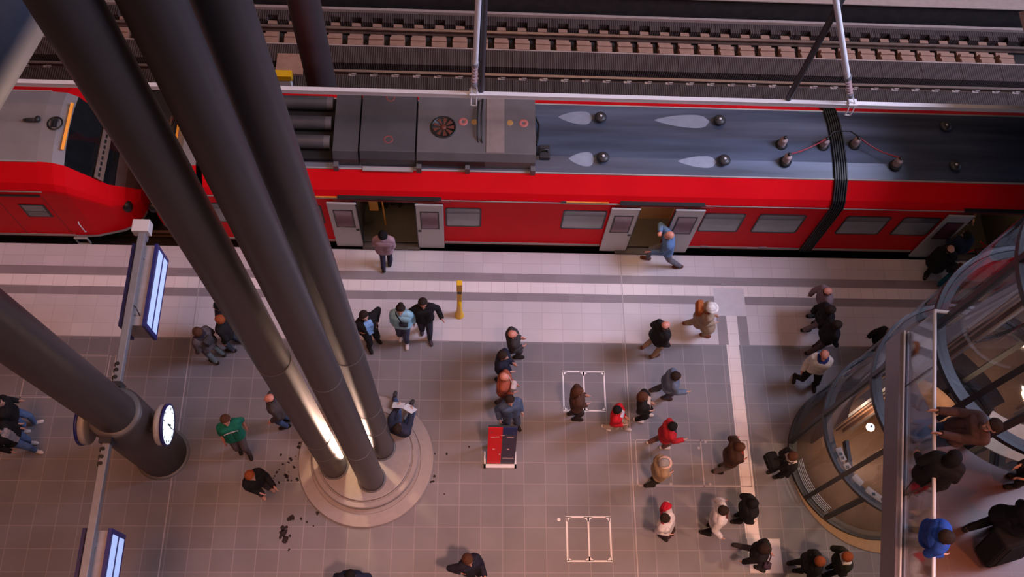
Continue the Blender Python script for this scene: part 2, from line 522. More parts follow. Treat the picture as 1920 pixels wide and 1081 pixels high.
# ------------------------------------------------------------------ far track
def rail(y, z, label):
    o = thing('rail', (0, y, z), label, 'rail', 'running rails')
    b = MB(); b.box(XL, XR, y - 0.07, y + 0.07, z, z + 0.03); b.box(XL, XR, y - 0.011, y + 0.011, z + 0.03, z + 0.13)
    b.build('rail_base', RAILM, o)
    b = MB(); b.box(XL, XR, y - 0.036, y + 0.036, z + 0.13, z + 0.165)
    b.build('rail_head', RAILT, o)
rail(16.73, -0.93, 'rusty steel rail of the rear track, next to the far platform')
rail(15.33, -0.93, 'rusty steel rail of the rear track, next to the red train')
rail(11.93, -0.93, 'steel rail under the far side of the red train')
rail(10.47, -0.93, 'steel rail under the near side of the red train')

SP = 0.562
def dup(o, dx, label=None):
    c = o.copy(); COL.objects.link(c); c.location = o.location + Vector((dx, 0, 0))
    if label: c['label'] = label
    return c
n_sl = 52
x0s = -13.75
b = MB()
b.box(x0s - 0.20, x0s + 0.20, 16.14, 16.50, -1.0, -0.80); b.box(x0s - 0.19, x0s + 0.19, 16.18, 16.30, -0.80, -0.765); b.box(x0s - 0.19, x0s + 0.19, 16.37, 16.46, -0.80, -0.755)
b.box(x0s - 0.12, x0s + 0.12, 16.82, 16.93, -1.0, -0.81)
b.box(x0s - 0.18, x0s + 0.18, 16.50, 16.82, -1.0, -0.93)
sl = b.build('sleeper', SLEEP, loc=(x0s, 16.4, -1.0))
tag(sl, 'pale brown concrete sleeper block carrying the rear rail of the empty track', 'sleeper', 'sleeper blocks along the rear rail')
for i in range(1, n_sl):
    dup(sl, SP * i)
b = MB()
b.box(x0s - 0.10, x0s + 0.08, 15.17, 15.24, -0.84, -0.775); b.box(x0s - 0.02, x0s + 0.10, 15.20, 15.23, -0.80, -0.74)
cl = b.build('rail_clip', mat('clip_steel', (0.42, 0.33, 0.30), 0.4, 0.3, 0.2, 20), loc=(x0s, 15.2, -0.84))
tag(cl, 'small pale rail clip on the ribbed slab next to the red train', 'rail clip', 'rail clips along the near rail of the empty track')
for i in range(1, n_sl):
    dup(cl, SP * i)
def slab_row(name, y0, y1, z1, m, label, group, teeth=False):
    W2 = SP * 2
    xa = x0s + 0.281
    b = MB()
    if not teeth:
        b.box(xa + 0.006, xa + W2 - 0.006, y0, y1, -1.0, z1)
    else:
        b.box(xa + 0.006, xa + W2 - 0.006, y0 + 0.15, y1, -1.0, z1)
        w = 0.14
        c = [xa + 0.281, xa + 0.281 + SP]
        for p, q in ((xa + 0.006, c[0] - w), (c[0] + w, c[1] - w), (c[1] + w, xa + W2 - 0.006)):
            b.box(p, q, y0, y0 + 0.15, -1.0, z1)
    s = b.build(name, m, loc=(xa, y0, -1.0))
    tag(s, label, 'track slab', group)
    for i in range(1, 26):
        dup(s, W2 * i)
slab_row('ribbed_slab', 15.56, 16.10, -0.74, RIB, 'brown ribbed slab lying between the two rails of the empty track', 'ribbed slabs between the rails')
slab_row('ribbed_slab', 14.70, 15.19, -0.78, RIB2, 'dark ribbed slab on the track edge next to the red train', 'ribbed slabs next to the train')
slab_row('ribbed_slab', 16.90, 17.215, -0.72, RIB, 'notched brown ribbed slab between the rear rail and the far platform', 'ribbed slabs next to the far platform', True)
b = MB(); b.box(XL, XR, 16.10, 16.135, -1.0, -0.72)
struct(b.build('trim_3', EDGE), 'thin pale strip between ribbed slabs and sleeper blocks')

# ------------------------------------------------------------------ columns
def column(base, top, r0, r1, label, rings=(), mt=STEEL, foot=True):
    o = thing('column', base, label, 'column', 'steel columns of the hall')
    base, top = Vector(base), Vector(top)
    d = top - base
    b = MB(); b.cyl(base, base + d * 1.5, r0, r0 + (r1 - r0) * 1.5, 48)
    b.build('shaft', mt, o)
    b = MB()
    for t in rings:
        p = base + d * t; r = r0 + (r1 - r0) * t
        b.cyl(p - d.normalized() * 0.012, p + d.normalized() * 0.012, r + 0.006, n=48)
    if rings: b.build('weld_seam', STEELBAND, o)
    if foot:
        b = MB(); b.lathe([(r0 + 0.005, 0.0), (r0 + 0.035, 0.0), (r0 + 0.035, 0.015), (r0 + 0.005, 0.03)], base, 40)
        b.build('base_ring', STEELBAND, o)
    return o
PZ = 0.34
def col_at(px, py, tx, ty, tz, label, rings):
    column(at(px, py, PZ), at(tx, ty, tz), 0.26, 0.26, label, rings)
col_at(627, 873, 121, 0, 14.2, 'dark steel column, leftmost of the three on the round plinth', (0.10, 0.16, 0.45))
col_at(697, 897, 286, 0, 14.0, 'steel column, middle one of the three on the round plinth', (0.16, 0.42))
col_at(716, 838, 414, 0, 13.4, 'steel column, rightmost of the three on the round plinth, with a bright reflection', (0.12, 0.20, 0.40))
column((-3.55, 13.7, -1.0), (-3.50, 13.65, 13.0), 0.35, 0.35, 'dark steel column rising behind the train beside the empty track', (), foot=False)

# round plinth
o = thing('plinth', (-2.04, 4.76, 0), 'round pale stone plinth carrying the three steel columns', 'plinth')
b = MB(); b.lathe([(0.0, 0.0), (1.42, 0.0), (1.43, 0.03), (1.41, 0.07), (1.16, 0.10), (1.15, 0.085), (0.0, 0.085)], (-2.04, 4.76, 0), 128, smooth=False)
b.build('outer_ring', WARMSTONE, o)
b = MB(); b.lathe([(1.10, 0.08), (1.11, 0.26), (1.09, 0.28), (1.0, 0.285), (0.99, 0.265), (0.97, 0.265), (0.96, 0.335), (0.94, 0.34), (0.0, 0.34)], (-2.04, 4.80, 0), 128, smooth=False)
b.build('inner_drum', WARMSTONE, o)
for k, (x, y) in enumerate(((-2.14, 4.76), (-2.30, 5.02))):
    q = thing('uplight', (x, y, PZ), ('floor uplight on the plinth nearer the leftmost column', 'floor uplight on the plinth between the middle and rightmost columns')[k], 'lamp', 'uplights between the columns')
    b = MB(); b.lathe([(0.0, 0.0), (0.09, 0.0), (0.10, 0.02), (0.085, 0.05), (0.07, 0.035), (0.0, 0.03)], (x, y, PZ), 24)
    b.build('housing', GREYSTEEL, q)
    b = MB(); b.lathe([(0.0, 0.0), (0.062, 0.0), (0.05, 0.012), (0.0, 0.014)], (x, y, PZ + 0.036), 24)
    b.build('lens', LAMP, q)
spot('uplight_beam', (-2.14, 4.78, PZ + 0.10), (-2.26, 4.84, 4.0), (1.0, 0.62, 0.46), 1500, 50, 0.10, 0.35)
spot('uplight_beam', (-2.30, 5.0, PZ + 0.10), (-1.90, 5.06, 3.6), (1.0, 0.64, 0.50), 5500, 40, 0.10, 0.35)
spot('uplight_beam', (-2.20, 4.90, PZ + 0.10), (-2.16, 4.98, 6.0), (1.0, 0.55, 0.40), 2500, 22, 0.10, 0.6)
spot('plinth_glow_spot', (-2.45, 5.25, 2.4), (-2.15, 4.3, 0.3), (1.0, 0.68, 0.40), 150, 60, 0.06, 0.3)  # added downward spot with no fixture, makes the warm glow on the plinth

# column with clock sleeve, standing left
CX, CY = -6.31, 4.86
o = thing('column', (CX, CY, 0), 'thick dark column with a sleeve carrying the clocks and display arm', 'column', 'steel columns of the hall')
b = MB(); b.lathe([(0.0, 0), (0.50, 0), (0.50, 3.0), (0.47, 3.06), (0.0, 3.06)], (CX, CY, 0), 56); b.build('sleeve', STEEL, o)
b = MB(); b.lathe([(0.50, 0), (0.56, 0), (0.56, 0.02), (0.50, 0.03)], (CX, CY, 0), 56); b.build('base_ring', STEELBAND, o)
b = MB(); t = at(0, 612, 7.6); b0 = Vector((CX, CY, 3.0)); d = (t - b0).normalized()
b.cyl(b0, b0 + d * 22, 0.385, n=56); b.build('shaft', STEEL, o)
b = MB(); b.lathe([(0.385, 3.06), (0.47, 3.06), (0.47, 3.085), (0.385, 3.10)], (CX, CY, 0), 56); b.build('collar', STEELBAND, o)

def arm(name, y0, y1, label):
    o = thing(name, (-6.36, (y0 + y1) / 2, 3.0), label, 'support arm', 'display arms on the clock column')
    b = MB(); b.box(-6.43, -6.29, min(y0, y1), max(y0, y1), 2.95, 3.09)
    b.build('beam', GREYSTEEL, o, bevel=0.012)
    s = 1 if y1 > y0 else -1
    b = MB(); b.box(-6.47, -6.25, y0 + (0 if s > 0 else -0.10), y0 + (0.10 if s > 0 else 0), 2.86, 3.16); b.build('flange', DARKSTEEL, o)
    b = MB()
    for dy in (0.20, 0.34, 0.46):
        b.cyl((-6.46, y0 + s * dy, 3.02), (-6.42, y0 + s * dy, 3.02), 0.045, n=12)
        b.cyl((-6.39, y0 + s * dy, 3.085), (-6.39, y0 + s * dy, 3.11), 0.035, n=12)
    b.build('bolt', BLACK, o)
    return o
arm('display_arm', 5.33, 8.50, 'grey steel arm from the clock column towards the train, carrying a display')
arm('display_arm', 4.39, -0.6, 'grey steel arm from the clock column towards the photo bottom edge')
def display(y0, y1, label):
    o = thing('departure_display', (-6.24, (y0 + y1) / 2, 2.5), label, 'display', 'departure displays hung from the arms')
    b = MB(); b.box(-6.50, -6.12, y0, y1, 2.22, 2.90); b.build('housing', mat('display_grey', (0.36, 0.33, 0.34), 0.45), o, bevel=0.01)
    b = MB(); b.box(-6.12, -6.06, y0 - 0.03, y1 + 0.03, 2.18, 2.95); b.build('frame', BLUEF, o)
    b = MB(); b.box(-6.56, -6.50, y0 - 0.03, y1 + 0.03, 2.18, 2.95); b.build('frame', BLUEF, o)
    for z0, z1 in ((2.27, 2.50), (2.60, 2.85)):
        b = MB(); b.box(-6.06, -6.052, y0 + 0.06, y1 - 0.06, z0, z1); b.build('screen', SCREEN, o)
    b = MB()
    for y in (y0 + 0.25, y1 - 0.25):
        b.box(-6.40, -6.28, y - 0.05, y + 0.05, 2.88, 2.96)
    b.build('hanger', GREYSTEEL, o)
    b = MB(); b.tube([(-6.30, y0 + 0.35, 3.05), (-6.24, y0 + 0.30, 3.06), (-6.2, y0 + 0.22, 3.0), (-6.2, y0 + 0.2, 2.9)], 0.012); b.build('cable', DARKSTEEL, o)
display(6.62, 8.30, 'departure display with a pale blue screen hung beside the train-side end of the arm')
display(0.85, 2.80, 'departure display with a pale blue screen cut off by the bottom edge of the photo')
o = thing('loudspeaker', (-6.40, 8.62, 3.0), 'white box speaker mounted on the tip of the display arm', 'loudspeaker')
b = MB(); b.box(-6.55, -6.22, 8.50, 8.76, 2.92, 3.16); b.build('housing', WHITEM, o, bevel=0.012)
b = MB(); b.box(-6.42, -6.30, 8.40, 8.52, 2.84, 2.98); b.build('bracket', GREYSTEEL, o)

def clock(x, sgn, label):
    cy, cz, R = 4.82, 2.42, 0.385
    o = thing('platform_clock', (x, cy, cz), label, 'clock', 'clocks on the sleeve of the column')
    P = lambda dx, r, a: (x + sgn * dx, cy + r * math.cos(a), cz + r * math.sin(a))
    def disc(prof, m, name):
        b = MB(); n = 48
        b.grid([[P(dx, r, 2 * math.pi * i / n) for i in range(n)] for dx, r in prof], 0, True, True)
        b.build(name, m, o)
    disc([(0, 0.001), (0, R - 0.02), (0.02, R), (0.12, R), (0.12, R - 0.01)], TRIMG, 'case')
    disc([(0.12, R - 0.01), (0.12, R + 0.012), (0.18, R + 0.012), (0.18, R - 0.02)], BLUEF, 'rim')
    disc([(0.165, R - 0.005), (0.17, 0.001)], CLOCKF, 'face')
    b = MB()
    for k in range(12):
        a = math.pi / 2 - k * math.pi / 6
        c = Vector(P(0.175, 0.31, a)); u = Vector((0, math.cos(a), math.sin(a))); v = Vector((0, -math.sin(a), math.cos(a)))
        b.obox(c, (u * (0.018 if k % 3 else 0.026), v * (0.008 if k % 3 else 0.013), (0.003, 0, 0)))
    b.build('hour_mark', GREYSTEEL, o)
    for nm, a, ln, w in (('hour_hand', math.radians(-78), 0.12, 0.016), ('minute_hand', math.radians(-96), 0.19, 0.009)):
        b = MB(); u = Vector((0, math.cos(a), math.sin(a))); v = Vector((0, -math.sin(a), math.cos(a)))
        b.obox(Vector(P(0.18, 0, 0)) + u * (ln / 2 - 0.03), (u * (ln / 2 + 0.03), v * w, (0.003, 0, 0)))
        b.build(nm, BLACK, o)
    for y0, y1 in ((0.05, 0.13), (-0.13, -0.05)):
        b = MB(); b.box(min(x, x - sgn * 0.16), max(x, x - sgn * 0.16), cy + y0, cy + y1, cz - 0.05, cz + 0.05); b.build('bracket', BLACK, o)
clock(-5.69, 1, 'round lit platform clock facing right on the column sleeve')
clock(-6.93, -1, 'platform clock facing left on the column sleeve, mostly hidden by the column')

# big tube crossing the top left corner
o = thing('roof_strut', at(10, 60, 11.5), 'thick blue-grey steel tube crossing the top left corner of the photo', 'steel tube')
p, q = at(-75, 90, 12.4), at(20, -75, 12.8)
b = MB(); b.cyl(p - (q - p) * 0.4, q + (q - p) * 0.2, 0.55, n=48)
b.build('tube', mat('strut_steel', (0.050, 0.066, 0.105), 0.55), o)

# ------------------------------------------------------------------ platform furniture
o = thing('help_post', (-0.13, 8.11, 0), 'slim yellow help post standing on the light paving', 'help post')
b = MB(); b.lathe([(0.0, 0), (0.11, 0), (0.105, 0.03), (0.075, 0.14), (0.055, 0.55), (0.05, 0.9), (0, 0.9)], (-0.13, 8.11, 0), 20); b.build('foot', YPOST, o)
b = MB(); b.box(-0.185, -0.075, 8.07, 8.17, 0.85, 1.30); b.build('post', YPOST, o, bevel=0.01)
b = MB(); b.box(-0.18, -0.08, 8.065, 8.165, 1.30, 1.42); b.build('panel', BLACK, o)
b = MB(); b.box(-0.19, -0.07, 8.06, 8.18, 1.42, 1.78); b.build('head', YPOST, o, bevel=0.012)

o = thing('information_board', (0.8, 4.85, 0), 'leaning information board with red and navy halves on grey paving', 'information board')
def slant(x0, x1, t0, t1, off, th, name, m):
    """panel piece on the leaning face; t runs from the foot to the top"""
    A, B = Vector((0, 4.70, 0.10)), Vector((0, 5.12, 1.38))
    u = (B - A); n = Vector((0, -u.z, u.y)).normalized()
    b = MB(); c = A + u * ((t0 + t1) / 2) + n * (off + th / 2)
    b.obox((Vector(((x0 + x1) / 2, 0, 0)) + c), (((x1 - x0) / 2, 0, 0), u * ((t1 - t0) / 2), n * (th / 2)))
    b.build(name, m, o)
slant(0.51, 1.10, 0.0, 1.0, -0.05, 0.05, 'back_panel', DARKSTEEL)
slant(0.51, 0.80, 0.0, 1.0, 0.0, 0.02, 'red_panel', REDP)
slant(0.80, 1.10, 0.0, 0.82, 0.0, 0.02, 'navy_panel', NAVY)
slant(0.80, 1.10, 0.82, 1.0, 0.0, 0.02, 'header', NAVY2)
def marks(name, rows, m=PINKT):
    for x0, x1, t0, t1 in rows:
        slant(x0, x1, t0, t1, 0.02, 0.003, name, m)
marks('lettering', [(0.57, 0.66, 0.745, 0.765), (0.67, 0.74, 0.75, 0.77), (0.77, 0.84, 0.795, 0.81), (0.89, 1.03, 0.75, 0.765), (0.61, 0.66, 0.41, 0.43), (0.91, 0.96, 0.41, 0.43), (0.83, 1.07, 0.155, 0.165), (0.755, 0.785, 0.26, 0.29)])
b = MB(); b.box(0.45, 1.14, 4.60, 4.68, 0.0, 0.07); b.box(1.10, 1.14, 4.60, 4.95, 0.0, 0.07); b.box(0.45, 0.49, 4.60, 4.95, 0.0, 0.07); b.build('foot_frame', WHITEM, o)
b = MB(); b.box(0.55, 0.60, 5.05, 5.12, 0.0, 1.25); b.box(1.01, 1.06, 5.05, 5.12, 0.0, 1.25); b.build('strut', DARKSTEEL, o)

q = at(533, 137, -0.2)
o = thing('track_box', (q.x, q.y, -1.0), 'yellow and white box on a pale slab beside the track behind the columns', 'track box')
b = MB(); b.box(q.x - 0.30, q.x + 0.18, q.y - 0.10, q.y + 0.10, -0.40, -0.20); b.build('yellow_top', YPOST, o, bevel=0.01)
b = MB(); b.box(q.x - 0.22, q.x + 0.12, q.y - 0.09, q.y + 0.09, -0.78, -0.40); b.build('body', WHITEM, o)
b = MB(); b.box(q.x - 0.35, q.x + 0.35, q.y + 0.35, q.y + 1.0, -0.78, -0.70); b.build('slab', SLEEP, o)

# ------------------------------------------------------------------ overhead conductor rail and its hangers
CY0, CZ0 = 11.2, 4.13
o = thing('conductor_rail', (0, CY0, CZ0), 'long pale aluminium overhead conductor rail running above the red train roof', 'conductor rail')
b = MB(); b.box(XL, XR, CY0 - 0.035, CY0 + 0.035, CZ0 - 0.06, CZ0 + 0.05); b.box(XL, XR, CY0 - 0.045, CY0 + 0.045, CZ0 + 0.05, CZ0 + 0.075)
b.build('profile', ALU, o)
b = MB(); b.box(XL, XR, CY0 - 0.012, CY0 + 0.012, CZ0 - 0.09, CZ0 - 0.05); b.build('contact_wire', mat('copper', (0.35, 0.20, 0.14), 0.35, 0.7), o)
def hanger(xb, xt, zt, label, post=None):
    o = thing('rail_hanger', (xb, CY0, CZ0), label, 'hanger', 'hangers of the conductor rail')
    A, B = Vector((xb, CY0, CZ0 + 0.05)), Vector((xt, CY0, zt)); d = (B - A).normalized()
    L = (B - A).length
    b = MB(); b.cyl(A + d * 0.95, B + d * 2, 0.055, n=16); b.build('rod', ALU, o)
    b = MB(); b.cyl(A + d * 0.35, A + d * 0.95, 0.035, n=14)
    for k in range(5):
        b.cyl(A + d * (0.42 + 0.1 * k), A + d * (0.45 + 0.1 * k), 0.06, n=16)
    b.build('insulator', CERAM, o)
    b = MB(); b.cyl(A + d * 0.28, A + d * 0.38, 0.065, n=14); b.build('fitting', GREYSTEEL, o)
    b = MB(); b.cyl(A + d * 0.93, A + d * 1.02, 0.075, n=14); b.build('fitting', GREYSTEEL, o)
    b = MB()
    for sx in (-0.055, 0.055):
        b.tube([A + d * 0.32 + Vector((sx * 0.4, 0, 0)), A + d * 0.2 + Vector((sx, 0, 0)), Vector((xb + sx, CY0 - 0.04, CZ0 + 0.08)), Vector((xb + sx, CY0 - 0.09, CZ0 - 0.05)), Vector((xb + sx, CY0 - 0.09, CZ0 - 0.22))], 0.014, 8)
    b.cyl((xb - 0.06, CY0 - 0.09, CZ0 - 0.22), (xb + 0.06, CY0 - 0.09, CZ0 - 0.22), 0.014, n=8)
    b.box(xb - 0.09, xb + 0.09, CY0 - 0.08, CY0 + 0.08, CZ0 + 0.075, CZ0 + 0.11)
    b.build('clamp', ALU, o)
    if post:
        x, z = post
        b = MB(); b.cyl((x, CY0 + 0.06, CZ0 + 0.08), (x, CY0 + 0.12, z), 0.062, n=16); b.build('post', DARKSTEEL, o)
    return o
hanger(0.10, 0.14, 7.0, 'paired hanger rods holding the conductor rail above the roof fan', (0.245, 12))
hanger(7.82, 6.42, 7.1, 'pale slanting hanger rod meeting a dark post, on the conductor rail near the gangway', (6.50, 12))

# ------------------------------------------------------------------ trains
YC = 11.2
PROF = [(-1.33, 0.10), (-1.33, 2.10), (-1.315, 2.20), (-1.23, 2.35), (-0.87, 2.62), (-0.5, 2.71), (0, 2.745), (0.5, 2.71), (0.87, 2.62), (1.23, 2.35), (1.315, 2.20), (1.33, 2.10), (1.33, 0.10)]
YW = YC - 1.33
def section(x, hw=1.33, top=2.745, low=0.10):
    k = hw / 1.33; kz = (top - 0.10) / (2.745 - 0.10)
    return [(x, YC + o * k, low + (z - 0.10) * kz) for o, z in PROF]
def car_shell(par, x0, x1, doors, roofm):
    xs = sorted({x0, x1, *[d for p in doors for d in p[:2]]})
    b = MB(); rf = MB()
    for i in range(len(xs) - 1):
        a, c = section(xs[i]), section(xs[i + 1])
        isdoor = any(d[0] - 1e-4 <= xs[i] and xs[i + 1] <= d[1] + 1e-4 for d in doors)
        for j in range(len(PROF) - 1):
            if j == 0 and isdoor: continue
            tgt = rf if 4 <= j <= 7 else b
            tgt.face((a[j], c[j], c[j + 1], a[j + 1]), 0, j not in (0, 11))
    b.build('car_body', RED, par)
    rf.build('roof', roofm, par)
    b = MB(); b.box(x0, x1, YC - 1.30, YC + 1.30, -0.02, 0.10); b.box(x0 + 0.3, x1 - 0.3, YC - 1.20, YC + 1.20, -0.55, -0.02)
    b.build('underframe', UNDER, par)
    # gutters along the roof edge, stripe above the windows, sill
    b = MB(); b.box(x0, x1, YC - 0.885, YC - 0.855, 2.612, 2.640); b.box(x0, x1, YC + 0.855, YC + 0.885, 2.612, 2.640); b.build('gutter', TRIMG, par)
    b = MB(); b.box(x0, x1, YW - 0.004, YW + 0.005, 2.13, 2.165)
    b.build('stripe', TRIMG, par)
    xs2 = [x0] + [d for p in doors for d in p[2:4]] + [x1]
    for i in range(0, len(xs2), 2):
        b = MB(); b.box(xs2[i], xs2[i + 1], YW - 0.010, YW + 0.004, 0.13, 0.215); b.build('sill', TRIMG, par)
def train_window(par, x0, x1, z0=0.98, z1=1.85):
    r = 0.07
    def rr(x0, x1, z0, z1, r, y):
        pts = []
        for cx, cz, a in ((x1 - r, z1 - r, 0), (x0 + r, z1 - r, 90), (x0 + r, z0 + r, 180), (x1 - r, z0 + r, 270)):
            for k in range(4):
                t = math.radians(a + 30 * k); pts.append((cx + r * math.cos(t), y, cz + r * math.sin(t)))
        return pts
    b = MB(); o_ = rr(x0, x1, z0, z1, r, YW - 0.012); i_ = rr(x0 + 0.035, x1 - 0.035, z0 + 0.035, z1 - 0.035, r * 0.7, YW - 0.012); q_ = rr(x0, x1, z0, z1, r, YW + 0.002)
    b.grid([q_, o_, i_], 0, False, True)
    f = b.build('window_frame', BLACK, par)
    b = MB(); b.box(x0 + 0.03, x1 - 0.03, YW - 0.007, YW + 0.0, z0 + 0.03, z1 - 0.26); b.build('window_pane', WINL, f)
    b = MB(); b.box(x0 + 0.03, x1 - 0.03, YW - 0.009, YW + 0.0, z1 - 0.255, z1 - 0.03); b.build('window_vent', WIND, f)
def door_leaf(par, x0, x1, hand):
    y0, y1 = YW - 0.085, YW - 0.04
    b = MB(); b.box(x0, x1, y0, y1, 0.02, 2.08); d = b.build('door_leaf', DOORM, par, bevel=0.012)
    w = x1 - x0
    b = MB(); b.box(x0 + 0.16 * w, x1 - 0.16 * w, y0 - 0.006, y0, 0.98, 1.80); b.build('seal', BLACK, d, bevel=0.002)
    b = MB(); b.box(x0 + 0.21 * w, x1 - 0.21 * w, y0 - 0.010, y0 - 0.004, 1.03, 1.76); b.build('door_pane', DOORGL, d)
    b = MB(); xx = x1 - 0.07 if hand > 0 else x0 + 0.07; b.box(xx - 0.035, xx + 0.035, y0 - 0.02, y0, 0.86, 0.91); b.build('button', BLACK, d)
    b = MB(); b.box(x0 if hand < 0 else x1 - 0.02, x0 + 0.02 if hand < 0 else x1, y0 - 0.004, y1 + 0.004, 0.03, 2.06); b.build('rubber_edge', BLACK, d)
def vestibule(par, x0, x1, wall, name='vestibule', depth=1.1):
    ya = YW + depth
    b = MB()
    b.face([(x0, YW, 0.12), (x1, YW, 0.12), (x1, ya, 0.12), (x0, ya, 0.12)], 1)
    b.face([(x0, ya, 0.12), (x1, ya, 0.12), (x1, ya, 2.1), (x0, ya, 2.1)], 0)
    b.face([(x0, YW, 0.12), (x0, ya, 0.12), (x0, ya, 2.1), (x0, YW, 2.1)], 0)
    b.face([(x1, YW, 0.12), (x1, ya, 0.12), (x1, ya, 2.1), (x1, YW, 2.1)], 0)
    b.face([(x0, YW, 2.1), (x1, YW, 2.1), (x1, ya, 2.1), (x0, ya, 2.1)], 0)
    b.build(name, [wall, INTDARK], par)
    b = MB(); b.box(x0 - 0.03, x0 + 0.03, YW - 0.01, YW + 0.05, 0.1, 2.1); b.box(x1 - 0.03, x1 + 0.03, YW - 0.01, YW + 0.05, 0.1, 2.1); b.box(x0, x1, YW - 0.01, YW + 0.05, 2.06, 2.12); b.build('door_frame', BLACK, par)
    b = MB(); b.box(x0, x1, YW - 0.16, YW + 0.01, 0.02, 0.07); b.build('step', INTDARK, par)
def canopy(par, x0, x1):
    b = MB(); b.box(x0, x1, YW - 0.05, YW + 0.06, 2.20, 2.235); b.build('rain_strip', BLACK, par)
    b = MB(); b.box(x0 - 0.1, x1 + 0.2, YW - 0.03, YW + 0.02, 2.10, 2.13); b.build('door_track', mat('red_dark', (0.25, 0.01, 0.012), 0.4), par)
def ledge_light(x, w, power):
    l = bpy.data.lights.new('vestibule_lamp', 'AREA'); l.shape = 'RECTANGLE'; l.size = w; l.size_y = 0.3; l.energy = power; l.color = (1.0, 0.72, 0.42)
    o = bpy.data.objects.new('vestibule_lamp', l); COL.objects.link(o); o.location = (x, YW + 0.55, 2.06)

# --- right hand unit: two cars joined by a gangway
T = thing('train', (4, YC, -0.7), 'red multiple-unit train with grey roof filling the right two thirds of the photo', 'train', 'coupled red trains at the platform')
NX = -7.05                                        # nose tip of this unit
D1, D2, D3 = (-2.37, -1.11), (3.77, 4.53), (11.22, 12.5)
car_shell(T, NX + 1.5, 7.90, [(*D1, -3.0, -0.5), (*D2, 3.12, 5.2)], ROOFG)
car_shell(T, 8.20, 16.5, [(*D3, 10.6, 13.1)], ROOFG)
CABS = [(0.0, 0.66, 0.80), (0.05, 0.82, 1.0), (0.16, 1.0, 1.30), (0.32, 1.10, 1.48), (0.42, 1.16, 1.60), (1.0, 1.315, 2.58), (1.2, 1.33, 2.71), (1.5, 1.33, 2.745)]
def cab(par, tip, sg):
    """nose towards sg; the windscreen fills the slope between the brow and the front"""
    rows = [section(tip - sg * u, hw, top) for u, hw, top in CABS]
    body, scr, front = MB(), MB(), MB()
    for i in range(len(rows) - 1):
        for j in range(len(PROF) - 1):
            a, c = rows[i], rows[i + 1]
            roof = 4 <= j <= 7
            tgt = body
            if roof and i in (3, 4): tgt = scr
            elif roof and i < 3: tgt = front
            m = 1 if (roof and i > 4) else 0
            tgt.face((a[j], c[j], c[j + 1], a[j + 1]), m, True)
    body.face(rows[0], 0)
    body.build('cab_body', [RED, CABROOF], par)
    front.build('cab_front', mat('cab_front_brown', (0.085, 0.042, 0.035), 0.5), par)
    s = scr.build('windscreen', SCREENGL, par)
    b = MB()
    A = Vector(rows[5][4]) - Vector((0, 0, 0)); 
    yy = 0.58
    b.obox((tip - sg * 1.02, YC - 0.0, 2.64), ((0.025, 0, 0.014 * -sg), (0, yy, 0), (0, 0, 0.012)))
    b.build('destination_display', ORANGE, par)
    b = MB(); b.obox((tip - sg * 0.53, YC, 1.815), ((0.06, 0, -0.10 * sg), (0, 0.80, 0), (0.012 * sg, 0, 0.012))); b.build('sun_blind', TANM, s)
    b = MB()
    for k in range(11):
        b.obox((tip - sg * 0.53 + sg * 0.01, YC - 0.7 + 0.14 * k, 1.832), ((0.012, 0, -0.02 * sg), (0, 0.045, 0), (0, 0, 0.008)))
    b.build('blind_slot', BLACK, s)
    for sy in (-1, 1):
        b = MB(); b.ell((tip - sg * 0.16, YC + sy * 0.97, 0.93), (0.11, 0.13, 0.15)); h = b.build('headlight', BLACK, par)
        b = MB(); b.ell((tip - sg * 0.12, YC + sy * 1.0, 0.98), (0.05, 0.055, 0.06), nu=12, nv=8); b.build('lamp_lens', ALU, h)
    b = MB()
    pts = [Vector(rows[i][0]) + Vector((0, -0.006, 0)) for i in range(len(rows))]
    for i in range(len(pts) - 1):
        b.face((pts[i], pts[i + 1], pts[i + 1] + Vector((0, 0, 0.09)), pts[i] + Vector((0, 0, 0.09))), 0)
    b.build('sill', TRIMG, par)
    b = MB(); b.box(min(tip - sg * 1.5, tip + sg * 0.02), max(tip - sg * 1.5, tip + sg * 0.02), YC - 0.6, YC + 0.6, -0.45, 0.10); b.box(min(tip, tip + sg * 0.12), max(tip, tip + sg * 0.12), YC - 0.18, YC + 0.18, -0.1, 0.35)
    b.build('coupler', UNDER, par)
cab(T, NX - 0.12, -1)

# doors, windows
for (x0, x1) in ((-3.0, -2.37), (-1.12, -0.51)): door_leaf(T, x0, x1, 1 if x0 < -2 else -1)
for (x0, x1) in ((3.13, 3.77), (4.53, 5.19)): door_leaf(T, x0, x1, 1 if x0 < 4 else -1)
door_leaf(T, 10.60, 11.20, 1); door_leaf(T, 12.5, 13.1, -1)
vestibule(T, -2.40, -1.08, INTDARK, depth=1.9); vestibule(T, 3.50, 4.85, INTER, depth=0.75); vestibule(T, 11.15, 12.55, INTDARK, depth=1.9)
ledge_light(-1.7, 1.0, 5); ledge_light(4.15, 1.0, 7); ledge_light(11.9, 1.0, 3)
b = MB(); b.box(-2.22, -2.02, YW + 0.5, YW + 0.56, 0.7, 2.0); b.build('seat_panel', YEL, T)
b = MB(); b.cyl((-1.9, YW + 0.45, 0.12), (-1.9, YW + 0.45, 2.1), 0.02, n=10); b.build('grab_pole', YEL, T)
for x0, x1 in ((-2.75, -0.55), (3.30, 5.15), (10.9, 13.2)): canopy(T, x0, x1)
for x0, x1 in ((-5.6, -4.5), (-4.2, -3.15), (-0.47, 0.32), (2.11, 3.08), (5.24, 6.17), (6.47, 7.53), (8.43, 9.45), (9.72, 10.58), (13.3, 14.3)):
    train_window(T, x0, x1)
b = MB(); b.box(2.13, 3.05, YW - 0.012, YW + 0.01, 2.175, 2.215); b.build('class_stripe', YEL, T)
b = MB(); b.box(-4.4, -2.66, YW - 0.012, YW + 0.01, 2.175, 2.215); b.build('class_stripe', YEL, T)
